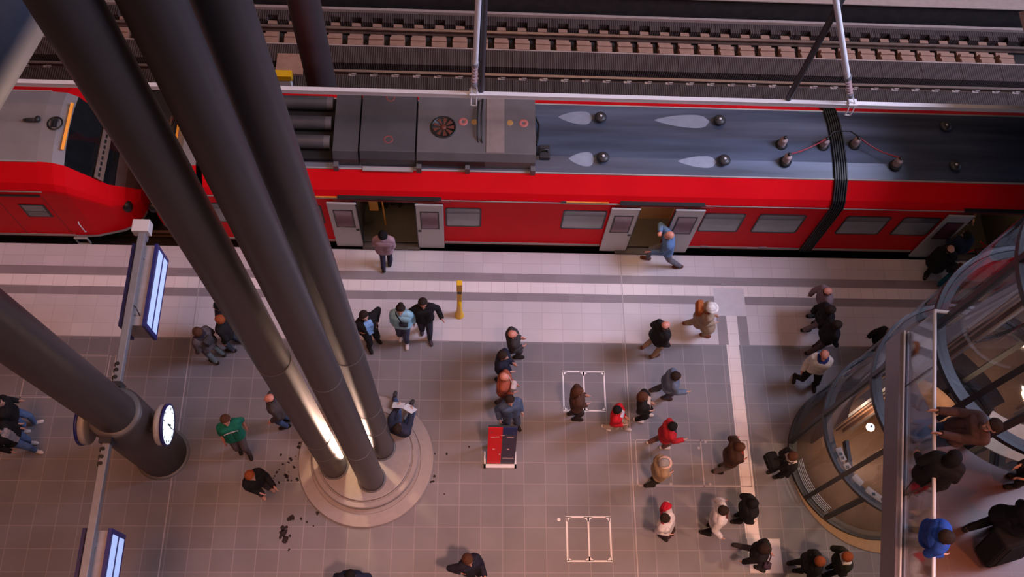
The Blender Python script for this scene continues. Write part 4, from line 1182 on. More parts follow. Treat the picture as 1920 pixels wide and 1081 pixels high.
def person(label, feet, head, heading, top, legs, shoes=(0.02, 0.015, 0.012), hair='dark', style='short', s=1.0, z0=0.0,
           arms='walk', skin='a', sleeve='long', coat=0.0, front=None, scarf=None, hat=None, group='people on the platform',
           hands=None, sit=None, bulk=1.08, vox=0.0125):
    h = math.radians(heading); f = Vector((math.cos(h), math.sin(h), 0)); l = Vector((-f.y, f.x, 0)); up = Vector((0, 0, 1))
    H = at(*head, z0 + 1.60 * s) if len(head) == 2 else Vector(head)
    fp = [at(*p, z0 + 0.03) if len(p) == 2 else Vector((p[0], p[1], z0)) for p in feet]
    if len(fp) == 1:
        fp = [fp[0] + l * 0.10 * s + f * 0.10 * s, fp[0] - l * 0.10 * s - f * 0.10 * s]
    elif (fp[0] - fp[1]).dot(l) < 0:
        fp = fp[::-1]
    for p in fp: p.z = z0
    mid = (fp[0] + fp[1]) / 2
    half = (fp[0] - fp[1]) / 2
    if half.length > 0.42 * s: half *= 0.42 * s / half.length
    if half.dot(l) < 0.07 * s: half += l * (0.07 * s - half.dot(l))
    lean = (H - mid); lean.z = 0
    if sit is None and lean.length > 0.34 * s:
        # keep the head where the photo shows it and bring the feet nearer below it
        mid = mid + lean * (1 - 0.34 * s / lean.length); lean *= 0.34 * s / lean.length
    fp = [mid + half, mid - half]
    base = Vector((mid.x, mid.y, z0))
    if sit is None:
        pelvis = mid + lean * 0.42; 
        off = max((Vector((pelvis.x - p.x, pelvis.y - p.y, 0))).length for p in fp)
        pelvis.z = z0 + min(0.93 * s, 0.08 * s + math.sqrt(max(0.2, (0.84 * s) ** 2 - off ** 2)) + 0.02 * s)
        dz = pelvis.z - (z0 + 0.93 * s)
    else:
        pelvis = Vector(sit); dz = pelvis.z - (z0 + 0.93 * s)
        base = Vector((pelvis.x, pelvis.y, z0))
    chest = pelvis + (H - pelvis) * 0.58; chest.z = pelvis.z + 0.39 * s
    if sit is not None: H = pelvis + Vector((H.x - pelvis.x, H.y - pelvis.y, 0)); 
    H.z = pelvis.z + 0.67 * s
    neck = chest + (H - chest) * 0.42; neck.z = pelvis.z + 0.53 * s
    P = []
    def add(lab, p0, r0, p1=None, r1=None):
        p1 = p0 if p1 is None else p1; r1 = r0 if r1 is None else r1
        if (p1 - p0).length < 1e-5: p1 = p0 + Vector((0, 0, 1e-3))
        P.append((lab, np.array(p0 - base), r0 * s, np.array(p1 - base), r1 * s))
    B = bulk
    # head and neck
    add('head', H + up * 0.028 * s - f * 0.018 * s, 0.092)
    add('head', H + up * 0.02 * s + f * 0.015 * s, 0.083)
    add('head', H - up * 0.02 * s + f * 0.030 * s, 0.066, H - up * 0.085 * s + f * 0.052 * s, 0.042)
    add('nose', H + up * 0.0 * s + f * 0.096 * s, 0.011, H - up * 0.035 * s + f * 0.110 * s, 0.017)
    for sg in (1, -1):
        add('ear', H + l * sg * 0.086 * s + up * 0.012 * s - f * 0.005 * s, 0.018, H + l * sg * 0.084 * s - up * 0.028 * s, 0.013)
    add('neck', neck, 0.056, H - up * 0.06 * s - f * 0.012 * s, 0.052)
    # trunk
    add('hip', pelvis + l * 0.075 * s, 0.112 * B, pelvis - l * 0.075 * s, 0.112 * B)
    w = pelvis + (chest - pelvis) * 0.45
    add('torso', w + l * 0.065 * s, 0.105 * B, w - l * 0.065 * s, 0.105 * B)
    add('torso', chest + l * 0.09 * s, 0.115 * B, chest - l * 0.09 * s, 0.115 * B)
    for sg in (1, -1):
        add('torso', pelvis + l * sg * 0.06 * s + up * 0.05 * s, 0.105 * B, chest + l * sg * 0.08 * s, 0.112 * B)
    sh0 = neck - up * 0.045 * s
    add('torso', sh0 + l * 0.13 * s, 0.062, sh0 - l * 0.13 * s, 0.062)
    add('torso', sh0, 0.072, neck + up * 0.01 * s, 0.058)
    # legs
    for i, sg in enumerate((1, -1)):
        hip = pelvis + l * sg * 0.085 * s - up * 0.03 * s
        ank = Vector((fp[i].x, fp[i].y, z0 + 0.075 * s))
        if sit is not None and len(feet[i]) == 3: ank = Vector(feet[i])
        fwd = (fp[i] - mid).dot(f)
        knee, ank = ik(hip, ank, 0.43 * s, 0.43 * s, f + up * 0.2)
        add('thigh', hip, 0.088 * B, knee, 0.060)
        add('shin', knee, 0.060, ank, 0.042)
        fd_ = (f + l * sg * 0.12).normalized()
        heel = ank - fd_ * 0.045 * s - up * 0.030 * s; toe = ank + fd_ * 0.145 * s - up * 0.042 * s
        if sit is not None: toe = ank + (fd_ * 0.10 + up * 0.10) * s; heel = ank - fd_ * 0.02 * s
        add('foot%d' % i, heel, 0.040, toe, 0.034); add('foot%d' % i, toe - fd_ * 0.05 * s, 0.042, toe - fd_ * 0.03 * s, 0.040)
        if coat:
            t = hip + (knee - hip) * min(1.25, coat)
            add('skirt', pelvis + l * sg * 0.06 * s, 0.118 * B, t + l * sg * 0.02 * s, 0.118 * B + 0.04 * coat)
    if coat:
        c0 = Vector(tuple(pelvis)); c1 = pelvis - up * 0.42 * s * coat + (mid - pelvis) * 0.35
        c1.z = pelvis.z - 0.42 * s * coat
        add('skirt', c0, 0.125 * B, c1, 0.15 * B)
    # arms and hands
    for i, sg in enumerate((1, -1)):
        sh = sh0 + l * sg * 0.165 * s - up * 0.02 * s
        mode = arms[i] if isinstance(arms, (list, tuple)) else arms
        fwd = (fp[i] - mid).dot(f)
        if hands is not None and hands[i] is not None:
            hd = Vector(hands[i])
        elif mode == 'walk': hd = sh - up * 0.50 * s - f * max(-0.3, min(0.3, 1.0 * fwd)) * s + f * 0.06 * s + l * sg * 0.07 * s
        elif mode == 'front': hd = sh - up * 0.37 * s + f * 0.20 * s - l * sg * 0.06 * s
        elif mode == 'pocket': hd = sh - up * 0.46 * s + f * 0.10 * s + l * sg * 0.08 * s
        elif mode == 'out': hd = sh - up * 0.42 * s + f * 0.12 * s + l * sg * 0.20 * s
        elif mode == 'reach': hd = sh - up * 0.36 * s + f * 0.32 * s
        elif mode == 'up': hd = sh + up * 0.06 * s + f * 0.20 * s - l * sg * 0.02 * s
        elif mode == 'hips': hd = sh - up * 0.30 * s + f * 0.04 * s + l * sg * 0.05 * s
        else: hd = sh - up * 0.54 * s + l * sg * 0.06 * s
        el, hd = ik(sh, hd, 0.275 * s, 0.255 * s, -f * 0.8 - up * 0.35 + l * sg * (1.2 if mode == 'hips' else 0.35))
        add('uarm', sh, 0.058 * (0.5 + 0.5 * B), el, 0.043)
        add('farm', el, 0.043, hd, 0.031)
        d = (hd - el).normalized(); side = d.cross(l * sg); side = side.normalized() if side.length > 0.2 else f
        palm = d.cross(side).normalized() * sg
        for k in (-1, 0, 1):
            add('hand', hd + side * 0.016 * k * s, 0.018, hd + (d * 0.075 + side * 0.022 * k) * s, 0.0155)
        for k, (ln, o_) in enumerate(((0.060, 0.030), (0.070, 0.010), (0.066, -0.010), (0.050, -0.029))):
            a = hd + (d * 0.080 + side * o_) * s
            m_ = a + (d * ln * 0.5 + side * o_ * 0.15 - palm * 0.006) * s
            e_ = m_ + (d * ln * 0.42 - palm * 0.018) * s
            add('hand', a, 0.0105, m_, 0.0098); add('hand', m_, 0.0098, e_, 0.0090)
        a = hd + (d * 0.020 + side * 0.026) * s; m_ = a + (d * 0.028 + side * 0.026 - palm * 0.010) * s
        add('hand', a, 0.0125, m_, 0.0115); add('hand', m_, 0.0115, m_ + (d * 0.026 + side * 0.004 - palm * 0.008) * s, 0.010)
    # hair volume
    if style == 'bun': add('hairx', H + up * 0.10 * s - f * 0.07 * s, 0.045)
    if style == 'long':
        add('hairx', H - f * 0.05 * s, 0.085, H - f * 0.085 * s - up * 0.20 * s, 0.065)
    if style == 'bob':
        add('hairx', H - f * 0.035 * s + up * 0.01 * s, 0.098, H - f * 0.045 * s - up * 0.08 * s, 0.085)
    V, F = [], []
    for lab, p0, r0, p1, r1 in P: capsule(V, F, p0, r0, p1, r1)
    co, no, faces = smooth_mesh('person', V, F, vox * max(0.8, s))
    # label every vertex by the nearest limb
    best = np.full(len(co), 9.0); lab = np.zeros(len(co), int); names = sorted({p[0] for p in P}); idx = {n: i for i, n in enumerate(names)}
    for nm, p0, r0, p1, r1 in P:
        d = p1 - p0; L2 = d.dot(d); t = np.clip(((co - p0) @ d) / L2, 0, 1)
        dist = np.linalg.norm(co - p0 - t[:, None] * d, axis=1) - (r0 + (r1 - r0) * t)
        k = dist < best; best[k] = dist[k]; lab[k] = idx[nm]
    is_ = lambda *n: np.isin(lab, [idx[q] for q in n if q in idx])
    Hn = np.array(H - base); fn_ = np.array(f); ln_ = np.array(l)
    rel = (co - Hn) / s; hz, hf, hl = rel[:, 2], rel @ fn_, rel @ ln_
    fc = np.array([co[list(q)].mean(0) for q in faces]); fr = (fc - Hn) / s; fz, ff, fl = fr[:, 2], fr @ fn_, fr @ ln_
    mi = np.zeros(len(faces), int)
    mi[(abs(fz - 0.012) < 0.013) & (abs(abs(fl) - 0.033) < 0.017) & (ff > 0.07)] = 1
    mi[(abs(fz + 0.062) < 0.010) & (abs(fl) < 0.026) & (ff > 0.07)] = 2
    body = mesh_obj('person', co, faces, [SKIN[skin], EYE, LIP], mi, None, base)
    tag(body, label, 'person', group)
    thickhead = 0.014 * s
    hm = is_('head', 'hairx', 'ear', 'neck')
    if style == 'bald': mask = None
    elif style == 'ring': mask = is_('head') & (hf < 0.03) & (hz < 0.055) & (hz > -0.05)
    else: mask = (is_('head', 'hairx') & ((hz - hf * 0.75 > 0.010) | (hz > 0.088)) & (hz > -0.075)) | (is_('hairx') & (hf < 0.045))
    if hat is not None:
        hmask = is_('head', 'hairx') & (hz > 0.035)
        q = shell('hat', co, no, faces, hmask, 0.012 * s, [cloth(hat)], body)
        b = MB(); c = Hn + np.array((0, 0, 0.05 * s)) + fn_ * 0.02 * s
        b.lathe([(0.09 * s, 0.005), (0.135 * s, 0.0), (0.135 * s, 0.006), (0.09 * s, 0.012)], tuple(c), 24)
        if q:
            br = b.build('brim', cloth(hat), q, loc=(0, 0, 0)); br.location = (0, 0, 0)
    if mask is not None and mask.sum() > 20:
        shell('hair', co, no, faces, mask, (0.016 if style != 'ring' else 0.007) * s, [mat('hair_' + hair, HAIRC[hair], 0.8, 0, 0.25, 40, spec=0.12)], body)
    # clothes
    tm = is_('torso', 'skirt', 'uarm') | (is_('farm') if sleeve == 'long' else is_())
    tm = tm | (is_('hip') & (co[:, 2] > (pelvis.z - base.z) - 0.06 * s))
    if sleeve == 'none': tm = is_('torso', 'skirt') | (is_('hip') & (co[:, 2] > (pelvis.z - base.z) - 0.06 * s))
    mats = [cloth(top)]; pick = None
    cn = np.array(chest - base)
    if front is not None:
        mats.append(cloth(front))
        def pick(c):
            r = (c - cn) / s
            return 1 if (r @ fn_ > 0.045 and abs(r @ ln_) < 0.085 - 0.10 * max(0, -r[2] - 0.05) and r[2] < 0.2) else 0
    shell('jacket', co, no, faces, tm, 0.026 * s, mats, body, pick)
    lm = is_('hip', 'thigh', 'shin')
    if coat >= 0.4:
        side = (co - np.array(pelvis - base)) @ ln_
        for q in (lm & (side >= 0), lm & (side < 0)):
            shell('trouser_leg', co, no, faces, q, 0.012 * s, [cloth(legs)], body)
    else:
        shell('trousers', co, no, faces, lm, 0.012 * s, [cloth(legs)], body)
    for i in (0, 1):
        shell('shoe', co, no, faces, is_('foot%d' % i), 0.007 * s, [cloth(shoes)], body)
    if scarf is not None:
        nk = np.array(neck - base); d = (co - nk) / s
        shell('scarf', co, no, faces, is_('neck', 'torso') & (d[:, 2] > -0.055) & (d[:, 2] < 0.06) & (np.hypot(d @ ln_, d @ fn_) < 0.13), 0.030 * s, [cloth(scarf)], body)
    body_info = dict(obj=body, base=base, H=H, chest=chest, pelvis=pelvis, f=f, l=l, s=s, neck=neck)
    return body_info

def on_body(p, name, label, cat, col, along, side, upz, size, group=None, strap=True, round_=0.03):
    """bag carried by a person, a thing of its own, with its strap as a part"""
    s = p['s']; c = p['chest'] + p['f'] * along * s + p['l'] * side * s + Vector((0, 0, upz * s))
    o = thing(name, c, label, cat, group)
    b = MB(); b.obox(c, (p['f'] * size[0] / 2, p['l'] * size[1] / 2, (0, 0, size[2] / 2)))
    q = b.build('bag_body', cloth(col), o); m = q.modifiers.new('bevel', 'BEVEL'); m.width = min(size) * 0.3; m.segments = 3
    b = MB(); b.obox(c + p['f'] * (-0.02 if along < 0 else 0.02) + Vector((0, 0, size[2] * 0.12)), (p['f'] * (size[0] / 2 + 0.004), p['l'] * size[1] * 0.42, (0, 0, size[2] * 0.25)))
    q = b.build('flap', cloth(tuple(v * 0.8 for v in col)), o); m = q.modifiers.new('bevel', 'BEVEL'); m.width = 0.02; m.segments = 2
    if strap:
        b = MB(); sh = p['neck'] + p['l'] * (0.10 if side <= 0 else -0.10) * s
        top_ = Vector((sh.x, sh.y, p['neck'].z + 0.035 * s))
        b.tube([c + Vector((0, 0, size[2] * 0.5)), p['chest'] + p['f'] * (0.17 if along >= 0 else -0.17) * s + p['l'] * side * 0.3 * s + Vector((0, 0, 0.06)), top_ + p['f'] * (0.06 if along >= 0 else -0.06), top_], 0.014, 6)
        b.build('strap', cloth(tuple(v * 0.7 for v in col)), o)
    return o

# ------------------------------------------------------------------ the crowd
BLK, CHAR, NVY = (0.014, 0.012, 0.013), (0.045, 0.038, 0.038), (0.018, 0.022, 0.045)
JEAN, JEAN2, TANC = (0.055, 0.085, 0.17), (0.09, 0.14, 0.26), (0.33, 0.23, 0.16)
WHT, CREAM, BRN = (0.66, 0.60, 0.60), (0.60, 0.50, 0.42), (0.075, 0.035, 0.024)
GRY, SLATE = (0.14, 0.11, 0.115), (0.10, 0.11, 0.15)
SHOEW = (0.55, 0.48, 0.46)
p = {}
# at the train
p['board'] = person('person in pinkish shirt stepping up to the open train door nearest the columns', [(720, 505), (731, 494)], (718, 441), 90, (0.36, 0.22, 0.25), (0.035, 0.03, 0.055), hair='black', arms=('walk', 'front'), bulk=1.0)
p['run'] = person('bald person in blue denim shirt striding past the tan train doorway', [(1214, 487), (1274, 497)], (1257, 437), 175, (0.10, 0.17, 0.32), (0.13, 0.12, 0.14), (0.12, 0.035, 0.02), style='ring', hair='grey', arms=('reach', 'up'), skin='c')
p['inside'] = person('dark-clothed person standing inside the open train door nearest the columns', [(-1.72, 10.66), (-1.62, 10.60)], (-1.68, 10.66, 1.72), 90, BLK, BLK, hair='black', z0=0.13, arms='pocket')
p['inside2'] = person('person in brown top inside the train door nearest the columns, by the right edge', [(-1.36, 10.85), (-1.26, 10.75)], (-1.32, 10.8, 1.72), -110, (0.26, 0.13, 0.06), CHAR, hair='brown', z0=0.13, arms='front')
p['coatdoor'] = person('person in long black coat boarding at the train door beside the lift shaft', [(1735, 520), (1752, 505)], (1783, 466), 60, BLK, BLK, style='ring', hair='dark', coat=0.9, arms=('front', 'front'), bulk=1.1)
p['navydoor'] = person('person in navy and white striped top at the train door beside the lift shaft', [(1783, 498), (1795, 490)], (1813, 440), 100, NVY, (0.04, 0.045, 0.08), front=WHT, hair='black', arms='front')
p['child'] = person('small child with brown hair standing by the stroller at the train door', [(1782, 526), (1790, 522)], (1801, 497), 60, (0.20, 0.09, 0.07), CHAR, hair='brown', style='bob', s=0.62)
p['doorin'] = person('person in brown standing inside the train doorway beside the lift shaft', [(11.55, 10.4), (11.7, 10.35)], (11.62, 10.4, 1.72), -80, (0.10, 0.055, 0.03), BLK, hair='dark', z0=0.13, arms='front')
# left half
p['greycoat'] = person('person in grey jacket seen from behind, left of the column bundle', [(405, 679), (418, 664)], (370, 622), 150, (0.10, 0.075, 0.08), (0.12, 0.13, 0.13), hair='brown', scarf=(0.03, 0.02, 0.03), arms='walk', bulk=1.1)
p['blkleft'] = person('person in black jacket with reddish face, walking beside the leftmost column of the bundle', [(437, 657), (454, 641)], (412, 599), 170, BLK, (0.035, 0.04, 0.055), hair='ginger', style='short', arms='walk', skin='c')
p['hidleft'] = person('person with black hair mostly hidden behind the leftmost column, on the light paving', [(440, 622), (448, 630)], (409, 574), 190, BLK, BLK, hair='black', arms='pocket')
p['bald'] = person('bald person in dark jacket and jeans left of the column bundle', [(547, 788), (538, 797)], (505, 747), 190, (0.065, 0.05, 0.05), JEAN, style='ring', hair='dark', skin='c', arms='pocket')
p['green'] = person('person in green jersey with white chest lettering beside the clock', [(467, 849), (450, 838)], (423, 787), -70, (0.012, 0.14, 0.085), (0.11, 0.085, 0.085), hair='brown', skin='c', sleeve='short', arms='walk', bulk=1.12)
p['sash'] = person('person in black jacket with ginger hair on the paving below left of the plinth', [(503, 913), (489, 925)], (470, 892), -40, BLK, (0.05, 0.035, 0.035), (0.45, 0.25, 0.2), hair='ginger', arms=('reach', 'front'))
p['edge1'] = person('person in black jacket and blue jeans at the left photo edge, upper of two', [(66, 795), (42, 806)], (-4, 755), 10, BLK, JEAN2, SHOEW, hair='black', arms='pocket')
p['edge2'] = person('person in black jacket and blue jeans at the left photo edge, lower of two', [(68, 842), (55, 832)], (-10, 806), -10, BLK, JEAN2, SHOEW, hair='black', front=(0.3, 0.26, 0.27), arms='pocket')
# light strip, middle
p['suit'] = person('person in black suit and blue shirt beside the rightmost column of the bundle', [(706, 634), (692, 651)], (683, 592), -55, BLK, BLK, front=(0.24, 0.42, 0.72), hair='dark', arms='hips', bulk=1.15)
p['aqua'] = person('person in light blue jacket with hair bun and black shoulder strap, on the light paving', [(760, 642), (757, 628)], (751, 580), -95, (0.30, 0.52, 0.62), (0.055, 0.06, 0.10), SHOEW, hair='dark', style='bun', arms=('walk', 'hang'), skin='a')
p['blackwalk'] = person('person in black sweater and dark jeans walking left of the yellow help post', [(802, 636), (795, 615)], (793, 568), -80, BLK, (0.03, 0.03, 0.045), (0.06, 0.04, 0.05), hair='dark', arms='out', bulk=1.08, skin='c')
# middle queue on grey paving
p['baldgrey'] = person('balding person in charcoal jacket on the edge of the light paving, heading the queue', [(968, 668), (957, 662)], (961, 627), 10, CHAR, (0.05, 0.045, 0.05), style='ring', hair='dark', skin='c', arms=('front', 'front'), bulk=1.1)
p['navyq'] = person('person in navy jacket and dark hair, just below the balding person in charcoal', [(934, 712), (944, 704)], (943, 667), -15, (0.016, 0.018, 0.035), NVY, hair='dark', skin='a', arms='front', bulk=1.1)
p['rust'] = person('person in rust orange jacket with white bag strap, between the navy and denim jackets', [(935, 753), (948, 748)], (946, 707), -10, (0.34, 0.08, 0.045), (0.10, 0.07, 0.08), style='ring', hair='ginger', skin='c', arms=('front', 'front'))
p['denim'] = person('person in blue denim jacket and jeans standing behind the red and navy board', [(944, 797), (969, 795)], (956, 750), -70, (0.07, 0.10, 0.17), (0.06, 0.075, 0.12), hair='dark', arms='pocket')
# right half, light strip
p['black7'] = person('person in black jacket and tan trousers walking along the edge of the light paving', [(1207, 650), (1224, 668)], (1248, 610), 25, BLK, TANC, (0.10, 0.04, 0.025), style='ring', hair='dark', skin='c', arms='pocket', bulk=1.18)
p['hat'] = person('person in tan coat and white hat walking beside the dark paving square', [(1286, 606), (1318, 628)], (1334, 577), -5, TANC, (0.30, 0.22, 0.15), (0.17, 0.05, 0.03), hair='white', hat=(0.72, 0.65, 0.60), coat=0.7, arms=('front', 'front'))
p['tri1'] = person('person with reddish head and grey-pink top, uppermost of three walking close together', [(1516, 588), (1540, 583)], (1553, 545), 10, (0.22, 0.15, 0.17), (0.09, 0.14, 0.20), BLK, style='ring', hair='brown', skin='c')
p['tri2'] = person('person in black jacket with grey trousers, middle of three walking close together', [(1506, 616), (1528, 608)], (1559, 580), 10, BLK, (0.22, 0.18, 0.20), hair='dark')
p['tri3'] = person('person in black jacket, lowest of three walking close together', [(1514, 660), (1530, 650)], (1570, 609), 10, BLK, (0.10, 0.07, 0.07), hair='dark')
p['white'] = person('person in cream jacket with navy scarf and black trousers striding towards the viewer', [(1490, 706), (1526, 722)], (1547, 665), -100, (0.62, 0.55, 0.50), BLK, hair='ginger', style='ring', skin='c', scarf=(0.02, 0.03, 0.14), arms='walk', bulk=1.2)
p['dark5'] = person('person in dark suit partly hidden behind the glass lift shaft', [(1612, 671), (1634, 660)], (1672, 624), 20, BLK, BLK, hair='grey', arms='walk')
# right half, grey paving
p['brown9'] = person('person with brown hair in dark brown jacket standing on the upper painted frame', [(1078, 784), (1070, 777)], (1085, 734), 5, BRN, (0.04, 0.028, 0.028), hair='brown', style='long', arms='front')
p['redvest'] = person('person in red vest and cream trousers with black hair, below the upper painted frame', [(1133, 800), (1171, 803)], (1159, 768), -20, (0.50, 0.012, 0.022), (0.50, 0.38, 0.30), SHOEW, hair='black', s=0.92, front=(0.5, 0.45, 0.5), arms=('front', 'front'))
p['straps'] = person('person in black top with cream straps beside the person in red vest', [(1193, 787), (1211, 777)], (1207, 743), -10, BLK, BLK, SHOEW, hair='brown', style='bob', s=0.97, front=(0.55, 0.42, 0.34), arms=('front', 'front'))
p['hood'] = person('person in blue-grey hooded jacket walking right towards the white guide strip', [(1224, 731), (1246, 746)], (1268, 705), 0, (0.12, 0.15, 0.22), (0.075, 0.075, 0.10), (0.04, 0.02, 0.02), hair='dark', skin='a', scarf=(0.11, 0.14, 0.21), arms=('walk', 'reach'))
p['rednavy'] = person('person in red and navy jacket walking over the upper line of the hatch outline', [(1218, 832), (1242, 835)], (1262, 799), 5, (0.42, 0.02, 0.03), (0.20, 0.10, 0.09), SHOEW, hair='black', front=(0.02, 0.025, 0.05), s=0.95, arms=('walk', 'reach'))
p['brown13'] = person('person in brown jacket over red shirt with grey trousers, beside the white guide strip', [(1341, 882), (1354, 874)], (1388, 838), 0, (0.065, 0.032, 0.022), (0.17, 0.14, 0.13), hair='brown', front=(0.30, 0.04, 0.03), skin='c', arms=('out', 'front'), bulk=1.18)
p['cap'] = person('person in beige jacket and pale cap on the lower line of the hatch outline', [(1213, 906), (1228, 899)], (1245, 868), 10, (0.36, 0.24, 0.14), (0.045, 0.04, 0.03), hair='grey', hat=(0.62, 0.40, 0.32), arms=('front', 'front'), bulk=1.08)
p['redbag'] = person('person in white shirt with a red rucksack at the side, below the hatch outline', [(1240, 1003), (1248, 998)], (1248, 972), -30, WHT, (0.08, 0.045, 0.045), hair='dark', arms=('hips', 'front'), s=0.97)
p['vest'] = person('person in white shirt sleeves and dark red vest leaning forward near the guide strip', [(1318, 998), (1332, 984)], (1357, 957), -10, WHT, BLK, front=(0.12, 0.03, 0.03), hair='dark', arms=('out', 'out'))
p['black17'] = person('person in black jacket seen from above on the white guide strip', [(1384, 968), (1376, 975)], (1413, 944), 5, BLK, BLK, hair='black', arms='pocket', bulk=1.15)
p['lady18'] = person('person in black jacket striding over the pale square slab of the guide strip', [(1379, 1022), (1420, 1064)], (1438, 1029), -20, BLK, (0.06, 0.05, 0.05), hair='dark', style='bob', arms=('front', 'walk'))
p['pair1'] = person('person in black jacket with ginger hair, left of the pair at the bottom edge', [(1482, 1055), (1492, 1070)], (1538, 1052), 0, BLK, BLK, hair='ginger', skin='c', arms='walk', bulk=1.1)
p['pair2'] = person('person in dark green jacket with white collar, right of the pair at the bottom edge', [(1546, 1074), (1556, 1066)], (1589, 1043), 10, (0.025, 0.024, 0.018), BLK, hair='ginger', scarf=WHT, skin='c', arms='pocket')
p['bag20'] = person('person in black jacket with white collar touching the lower rim of the lift shaft', [(1444, 886), (1455, 892)], (1487, 855), 15, BLK, BLK, hair='brown', scarf=(0.55, 0.45, 0.42), skin='c', arms=('front', 'walk'))
p['bottom'] = person('person with curly brown hair in black jacket at the bottom edge, seen from straight above', [(893, 1071), (884, 1080)], (878, 1050), -60, (0.02, 0.018, 0.03), BLK, (0.5, 0.3, 0.25), hair='brown', style='bob', arms=('reach', 'hips'), bulk=1.12)
p['cut'] = person('person with dark hair cut off by the bottom edge left of the plinth base', [(672, 1094), (660, 1100)], (657, 1079), -90, NVY, BLK, hair='black', arms='out')
# sitting on the plinth
p['reader'] = person('person in navy jacket and jeans sitting on the plinth reading a newspaper', [(-1.50, 6.10, 0.10), (-1.14, 5.92, 0.12)], (-1.33, 5.14, 1.2), 68, (0.03, 0.032, 0.055), JEAN, (0.05, 0.045, 0.05), hair='dark', sit=(-1.30, 5.30, 0.47),
                     hands=(Vector((-1.38, 5.68, 0.80)), Vector((-1.08, 5.60, 0.80))))
p['reader2'] = person('person with a white paper sitting on the plinth, glimpsed between the columns', [(-2.75, 5.98, 0.16), (-2.50, 6.05, 0.16)], (-2.50, 5.5, 1.2), 100, (0.05, 0.045, 0.05), CHAR, hair='dark', sit=(-2.46, 5.50, 0.47),
                      hands=(Vector((-2.66, 5.86, 0.80)), Vector((-2.40, 5.88, 0.80))))
def paper(c, f, l, w, hh, label):
    b = MB(); f = Vector(f).normalized(); l = Vector(l).normalized(); n = Vector((0, 0, 1))
    t = (n * 0.8 - f * 0.6).normalized()
    for sg in (-1, 1):
        d = (l * sg + f * -0.25).normalized()
        b.obox(Vector(c) + d * (w / 4), (d * w / 4, t.cross(d).normalized() * 0.003, d.cross(t.cross(d)).normalized() * hh / 2))
    o = b.build('newspaper', PAPER, loc=c); tag(o, label, 'newspaper'); return o
paper((-1.23, 5.71, 0.86), (0.3, 0.95, 0), (0.95, -0.3, 0), 0.50, 0.34, 'open newspaper held by the person sitting at the right of the plinth')
paper((-2.53, 5.92, 0.86), (-0.17, 0.98, 0), (0.98, 0.17, 0), 0.36, 0.26, 'white paper held by the person glimpsed between the columns')
# on the upper walkway
def rail_pt(px, py):
    q = at(px, py, ZD + 1.13); return q
hb = [at(1750, 768, ZD + 1.135), at(1749, 811, ZD + 1.135)]
p['rail'] = person('person in brown top and jeans holding the handrail of the upper walkway with both hands', [(1702, 835), (1706, 808)], (1862, 797), 178, (0.085, 0.045, 0.04), (0.05, 0.07, 0.12), (0.12, 0.11, 0.12), hair='dark', z0=ZD, hands=(hb[1], hb[0]), group='people on the upper walkway')
p['deckblack'] = person('person in black coat with dark hair standing at the balustrade of the upper walkway', [(1700, 932), (1716, 918)], (1788, 856), 60, BLK, (0.045, 0.03, 0.035), hair='black', style='bob', z0=ZD, coat=0.35, arms='pocket', bulk=1.12, group='people on the upper walkway')
p['deckblue'] = person('person in bright blue jacket with dark hair on the upper walkway', [(1698, 990), (1706, 1012)], (1776, 1007), -20, (0.025, 0.075, 0.36), (0.17, 0.15, 0.14), (0.10, 0.05, 0.03), hair='dark', z0=ZD, arms=('walk', 'front'), bulk=1.12, group='people on the upper walkway', s=0.97)
p['deckcase'] = person('person in long black coat pulling a large black suitcase on the upper walkway', [(1818, 998), (1862, 982)], (1958, 968), 20, BLK, BLK, hair='black', z0=ZD, coat=0.5, arms=('walk', 'reach'), group='people on the upper walkway')
p['deckedge'] = person('person in dark clothes cut off by the right edge above the black suitcase', [(1915, 905), (1922, 890)], (1985, 868), 180, (0.02, 0.02, 0.022), CHAR, hair='dark', z0=ZD, arms='front', group='people on the upper walkway')

# ------------------------------------------------------------------ bags and other carried things
on_body(p['hat'], 'shoulder_bag', 'orange-brown bag on the back of the person in white hat', 'bag', (0.36, 0.10, 0.03), -0.20, 0.05, 0.06, (0.13, 0.30, 0.30))
on_body(p['redbag'], 'rucksack', 'red rucksack beside the person in white shirt', 'rucksack', (0.42, 0.012, 0.03), -0.12, 0.26, -0.05, (0.16, 0.20, 0.34))
on_body(p['bag20'], 'shoulder_bag', 'black bag of the person in white collar at the lift shaft', 'bag', (0.012, 0.011, 0.012), -0.30, 0.10, -0.15, (0.24, 0.34, 0.30))
on_body(p['aqua'], 'shoulder_bag', 'small black bag slung across the light blue jacket', 'bag', (0.02, 0.02, 0.025), 0.17, 0.06, -0.10, (0.07, 0.18, 0.13))
on_body(p['rust'], 'shoulder_bag', 'whitish bag in front of the person in rust orange jacket', 'bag', (0.52, 0.46, 0.46), 0.20, -0.06, -0.02, (0.09, 0.20, 0.26))
on_body(p['greycoat'], 'rucksack', 'small dark rucksack on the back of the person in grey jacket', 'rucksack', (0.05, 0.045, 0.05), -0.18, 0.0, 0.02, (0.12, 0.22, 0.26))
on_body(p['lady18'], 'shoulder_bag', 'dark purple handbag of the person on the pale square slab', 'bag', (0.05, 0.03, 0.05), 0.16, -0.22, -0.10, (0.12, 0.16, 0.2))
on_body(p['coatdoor'], 'shoulder_bag', 'black bag hanging from the shoulder of the person in long black coat at the train', 'bag', (0.016, 0.014, 0.018), -0.15, -0.26, -0.16, (0.18, 0.14, 0.3))
c = p['run']; hnd = c['chest'] + c['f'] * 0.2 + c['l'] * -0.1
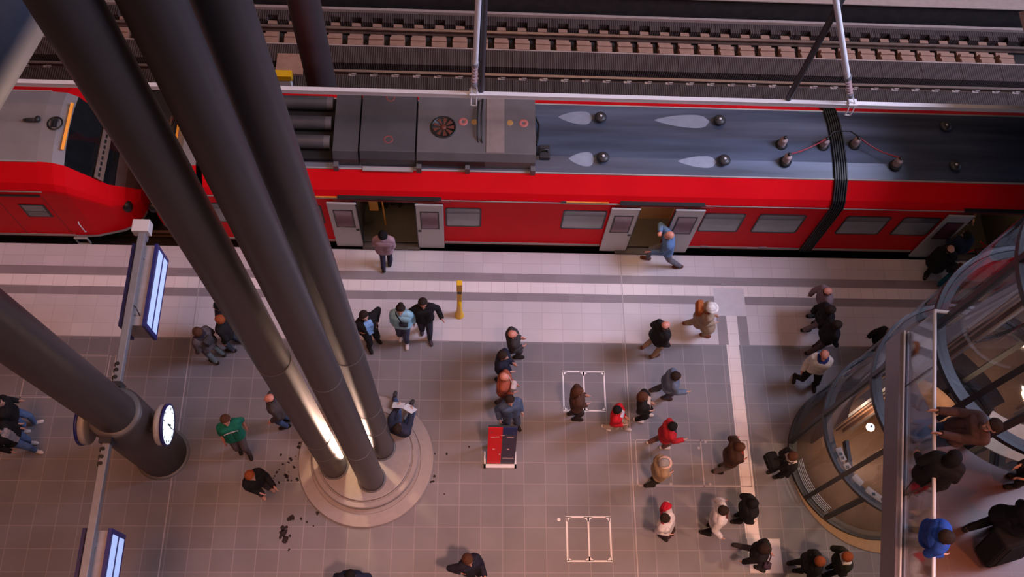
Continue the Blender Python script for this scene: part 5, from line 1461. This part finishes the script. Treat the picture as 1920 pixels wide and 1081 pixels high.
# chest lettering of the green jersey: a white oval outline with a short word
g = p['green']
ob = g['obj']
gc = g['chest'] + g['f'] * 0.145 + Vector((0, 0, 0.02))
b = MB(); n_ = 24
uu, vv = g['l'], (Vector((0, 0, 1)) * 0.97 + g['f'] * 0.1).normalized()
oval = lambda s_: [gc + uu * (0.15 * s_ * math.cos(2 * math.pi * i / n_)) + vv * (0.078 * s_ * math.sin(2 * math.pi * i / n_)) for i in range(n_)]
b.grid([[q + g['f'] * 0.0 for q in oval(1.0)], [q + g['f'] * 0.006 for q in oval(1.0)], [q + g['f'] * 0.006 for q in oval(0.80)], [q for q in oval(0.80)]], 0, False, True)
for k in range(6):
    x0 = -0.075 + 0.026 * k
    b.obox(gc + uu * (-x0 - 0.011) + g['f'] * 0.003, (uu * 0.003, vv * 0.026, g['f'] * 0.004)); b.obox(gc + uu * (-x0 - 0.017) + vv * (0.022 if k % 2 else -0.022) + g['f'] * 0.003, (uu * 0.008, vv * 0.004, g['f'] * 0.004))
    if k % 3 != 1: b.obox(gc + uu * (-x0 - 0.017) + g['f'] * 0.003, (uu * 0.008, vv * 0.004, g['f'] * 0.004))
b.build('chest_lettering', MARK, ob)

# suitcases and stroller
def suitcase(c, ang, size, col, label, tilt=0.0, badge=None):
    a = math.radians(ang); u, v = Vector((math.cos(a), math.sin(a), 0)), Vector((-math.sin(a), math.cos(a), 0))
    w = (Vector((0, 0, 1)) * math.cos(tilt) + u * math.sin(tilt)); u2 = (u * math.cos(tilt) - Vector((0, 0, 1)) * math.sin(tilt))
    c = Vector(c); o = thing('suitcase', c, label, 'suitcase')
    cc = c + w * (size[2] / 2 + 0.07)
    b = MB(); b.obox(cc, (u2 * size[0] / 2, v * size[1] / 2, w * size[2] / 2)); b.build('shell', cloth(col), o, bevel=0.05)
    b = MB()
    for sx in (-1, 1):
        b.obox(cc + u2 * (sx * size[0] / 2), (u2 * 0.012, v * size[1] * 0.36, w * size[2] * 0.40))
    b.build('pocket', cloth(tuple(q * 0.7 for q in col)), o, bevel=0.01)
    for sy in (-1, 1):
        b = MB(); q = c + v * (sy * size[1] * 0.36) + w * 0.035 - u2 * size[0] * 0.3; b.cyl(q - v * 0.02, q + v * 0.02, 0.035, n=16); b.build('wheel', BLACK, o)
    t = cc + w * (size[2] / 2)
    b = MB(); b.tube([t + v * 0.10, t + v * 0.10 + w * 0.34, t - v * 0.10 + w * 0.34, t - v * 0.10], 0.011, 8); b.build('pull_handle', GREYSTEEL, o)
    if badge:
        b = MB(); e = cc + w * (size[2] / 2 + 0.012)
        b.obox(e + v * 0.05, (u2 * 0.012, v * 0.10, w * 0.003)); b.obox(e + v * 0.05 + u2 * 0.07, (u2 * 0.012, v * 0.10, w * 0.003)); b.obox(e + v * 0.15 + u2 * 0.035, (u2 * 0.047, v * 0.012, w * 0.003)); b.obox(e - v * 0.05 + u2 * 0.035, (u2 * 0.047, v * 0.012, w * 0.003))
        b.build('badge', cloth((0.02, 0.20, 0.15)), o)
        b = MB(); b.ell(e - v * 0.22 + u2 * 0.02, (0.02, 0.02, 0.012), nu=12, nv=8); b.build('stud', ALU, o)
    return o
suitcase(at(1868, 1040, ZD), 105, (0.34, 0.62, 0.78), (0.012, 0.014, 0.014), 'large black suitcase with green badge on the upper walkway at the right edge', 0.25, True)
suitcase(at(1770, 541, 0), 40, (0.22, 0.40, 0.52), (0.01, 0.12, 0.16), 'teal suitcase standing on the platform beside the lift shaft', 0.0)
sc_ = at(1832, 496, 0)
o = thing('stroller', sc_, 'dark stroller with red frame at the train door beside the lift shaft', 'stroller')
b = MB(); fr = sc_
for sy in (-0.24, 0.24):
    b.tube([fr + Vector((-0.35, sy, 0.1)), fr + Vector((0.0, sy, 0.5)), fr + Vector((0.42, sy, 1.0))], 0.016, 8); b.tube([fr + Vector((0.35, sy, 0.1)), fr + Vector((0.0, sy, 0.5)), fr + Vector((-0.25, sy, 0.75))], 0.016, 8)
b.tube([fr + Vector((0.42, -0.24, 1.0)), fr + Vector((0.42, 0.24, 1.0))], 0.018, 8); b.build('frame', REDP, o)
b = MB(); b.obox(fr + Vector((0.0, 0, 0.52)), ((0.25, 0, 0.06), (0, 0.2, 0), (-0.02, 0, 0.05))); b.obox(fr + Vector((0.22, 0, 0.75)), ((0.10, 0, 0.22), (0, 0.2, 0), (0.03, 0, -0.015))); b.build('seat', cloth((0.05, 0.02, 0.025)), o, bevel=0.02)
b = MB()
rows = []
for k in range(7):
    a = math.radians(20 + 22 * k); rows.append([fr + Vector((0.20 + 0.28 * math.cos(a), yy, 0.80 + 0.26 * math.sin(a))) for yy in (-0.21, -0.1, 0, 0.1, 0.21)])
b.grid(rows, 0, True); b.build('hood', cloth((0.02, 0.02, 0.025)), o)
for sx in (-0.35, 0.35):
    for sy in (-0.26, 0.26):
        b = MB(); q = fr + Vector((sx, sy, 0.1)); b.cyl(q - Vector((0, 0.02, 0)), q + Vector((0, 0.02, 0)), 0.10, n=20); b.build('wheel', GREYSTEEL, o)
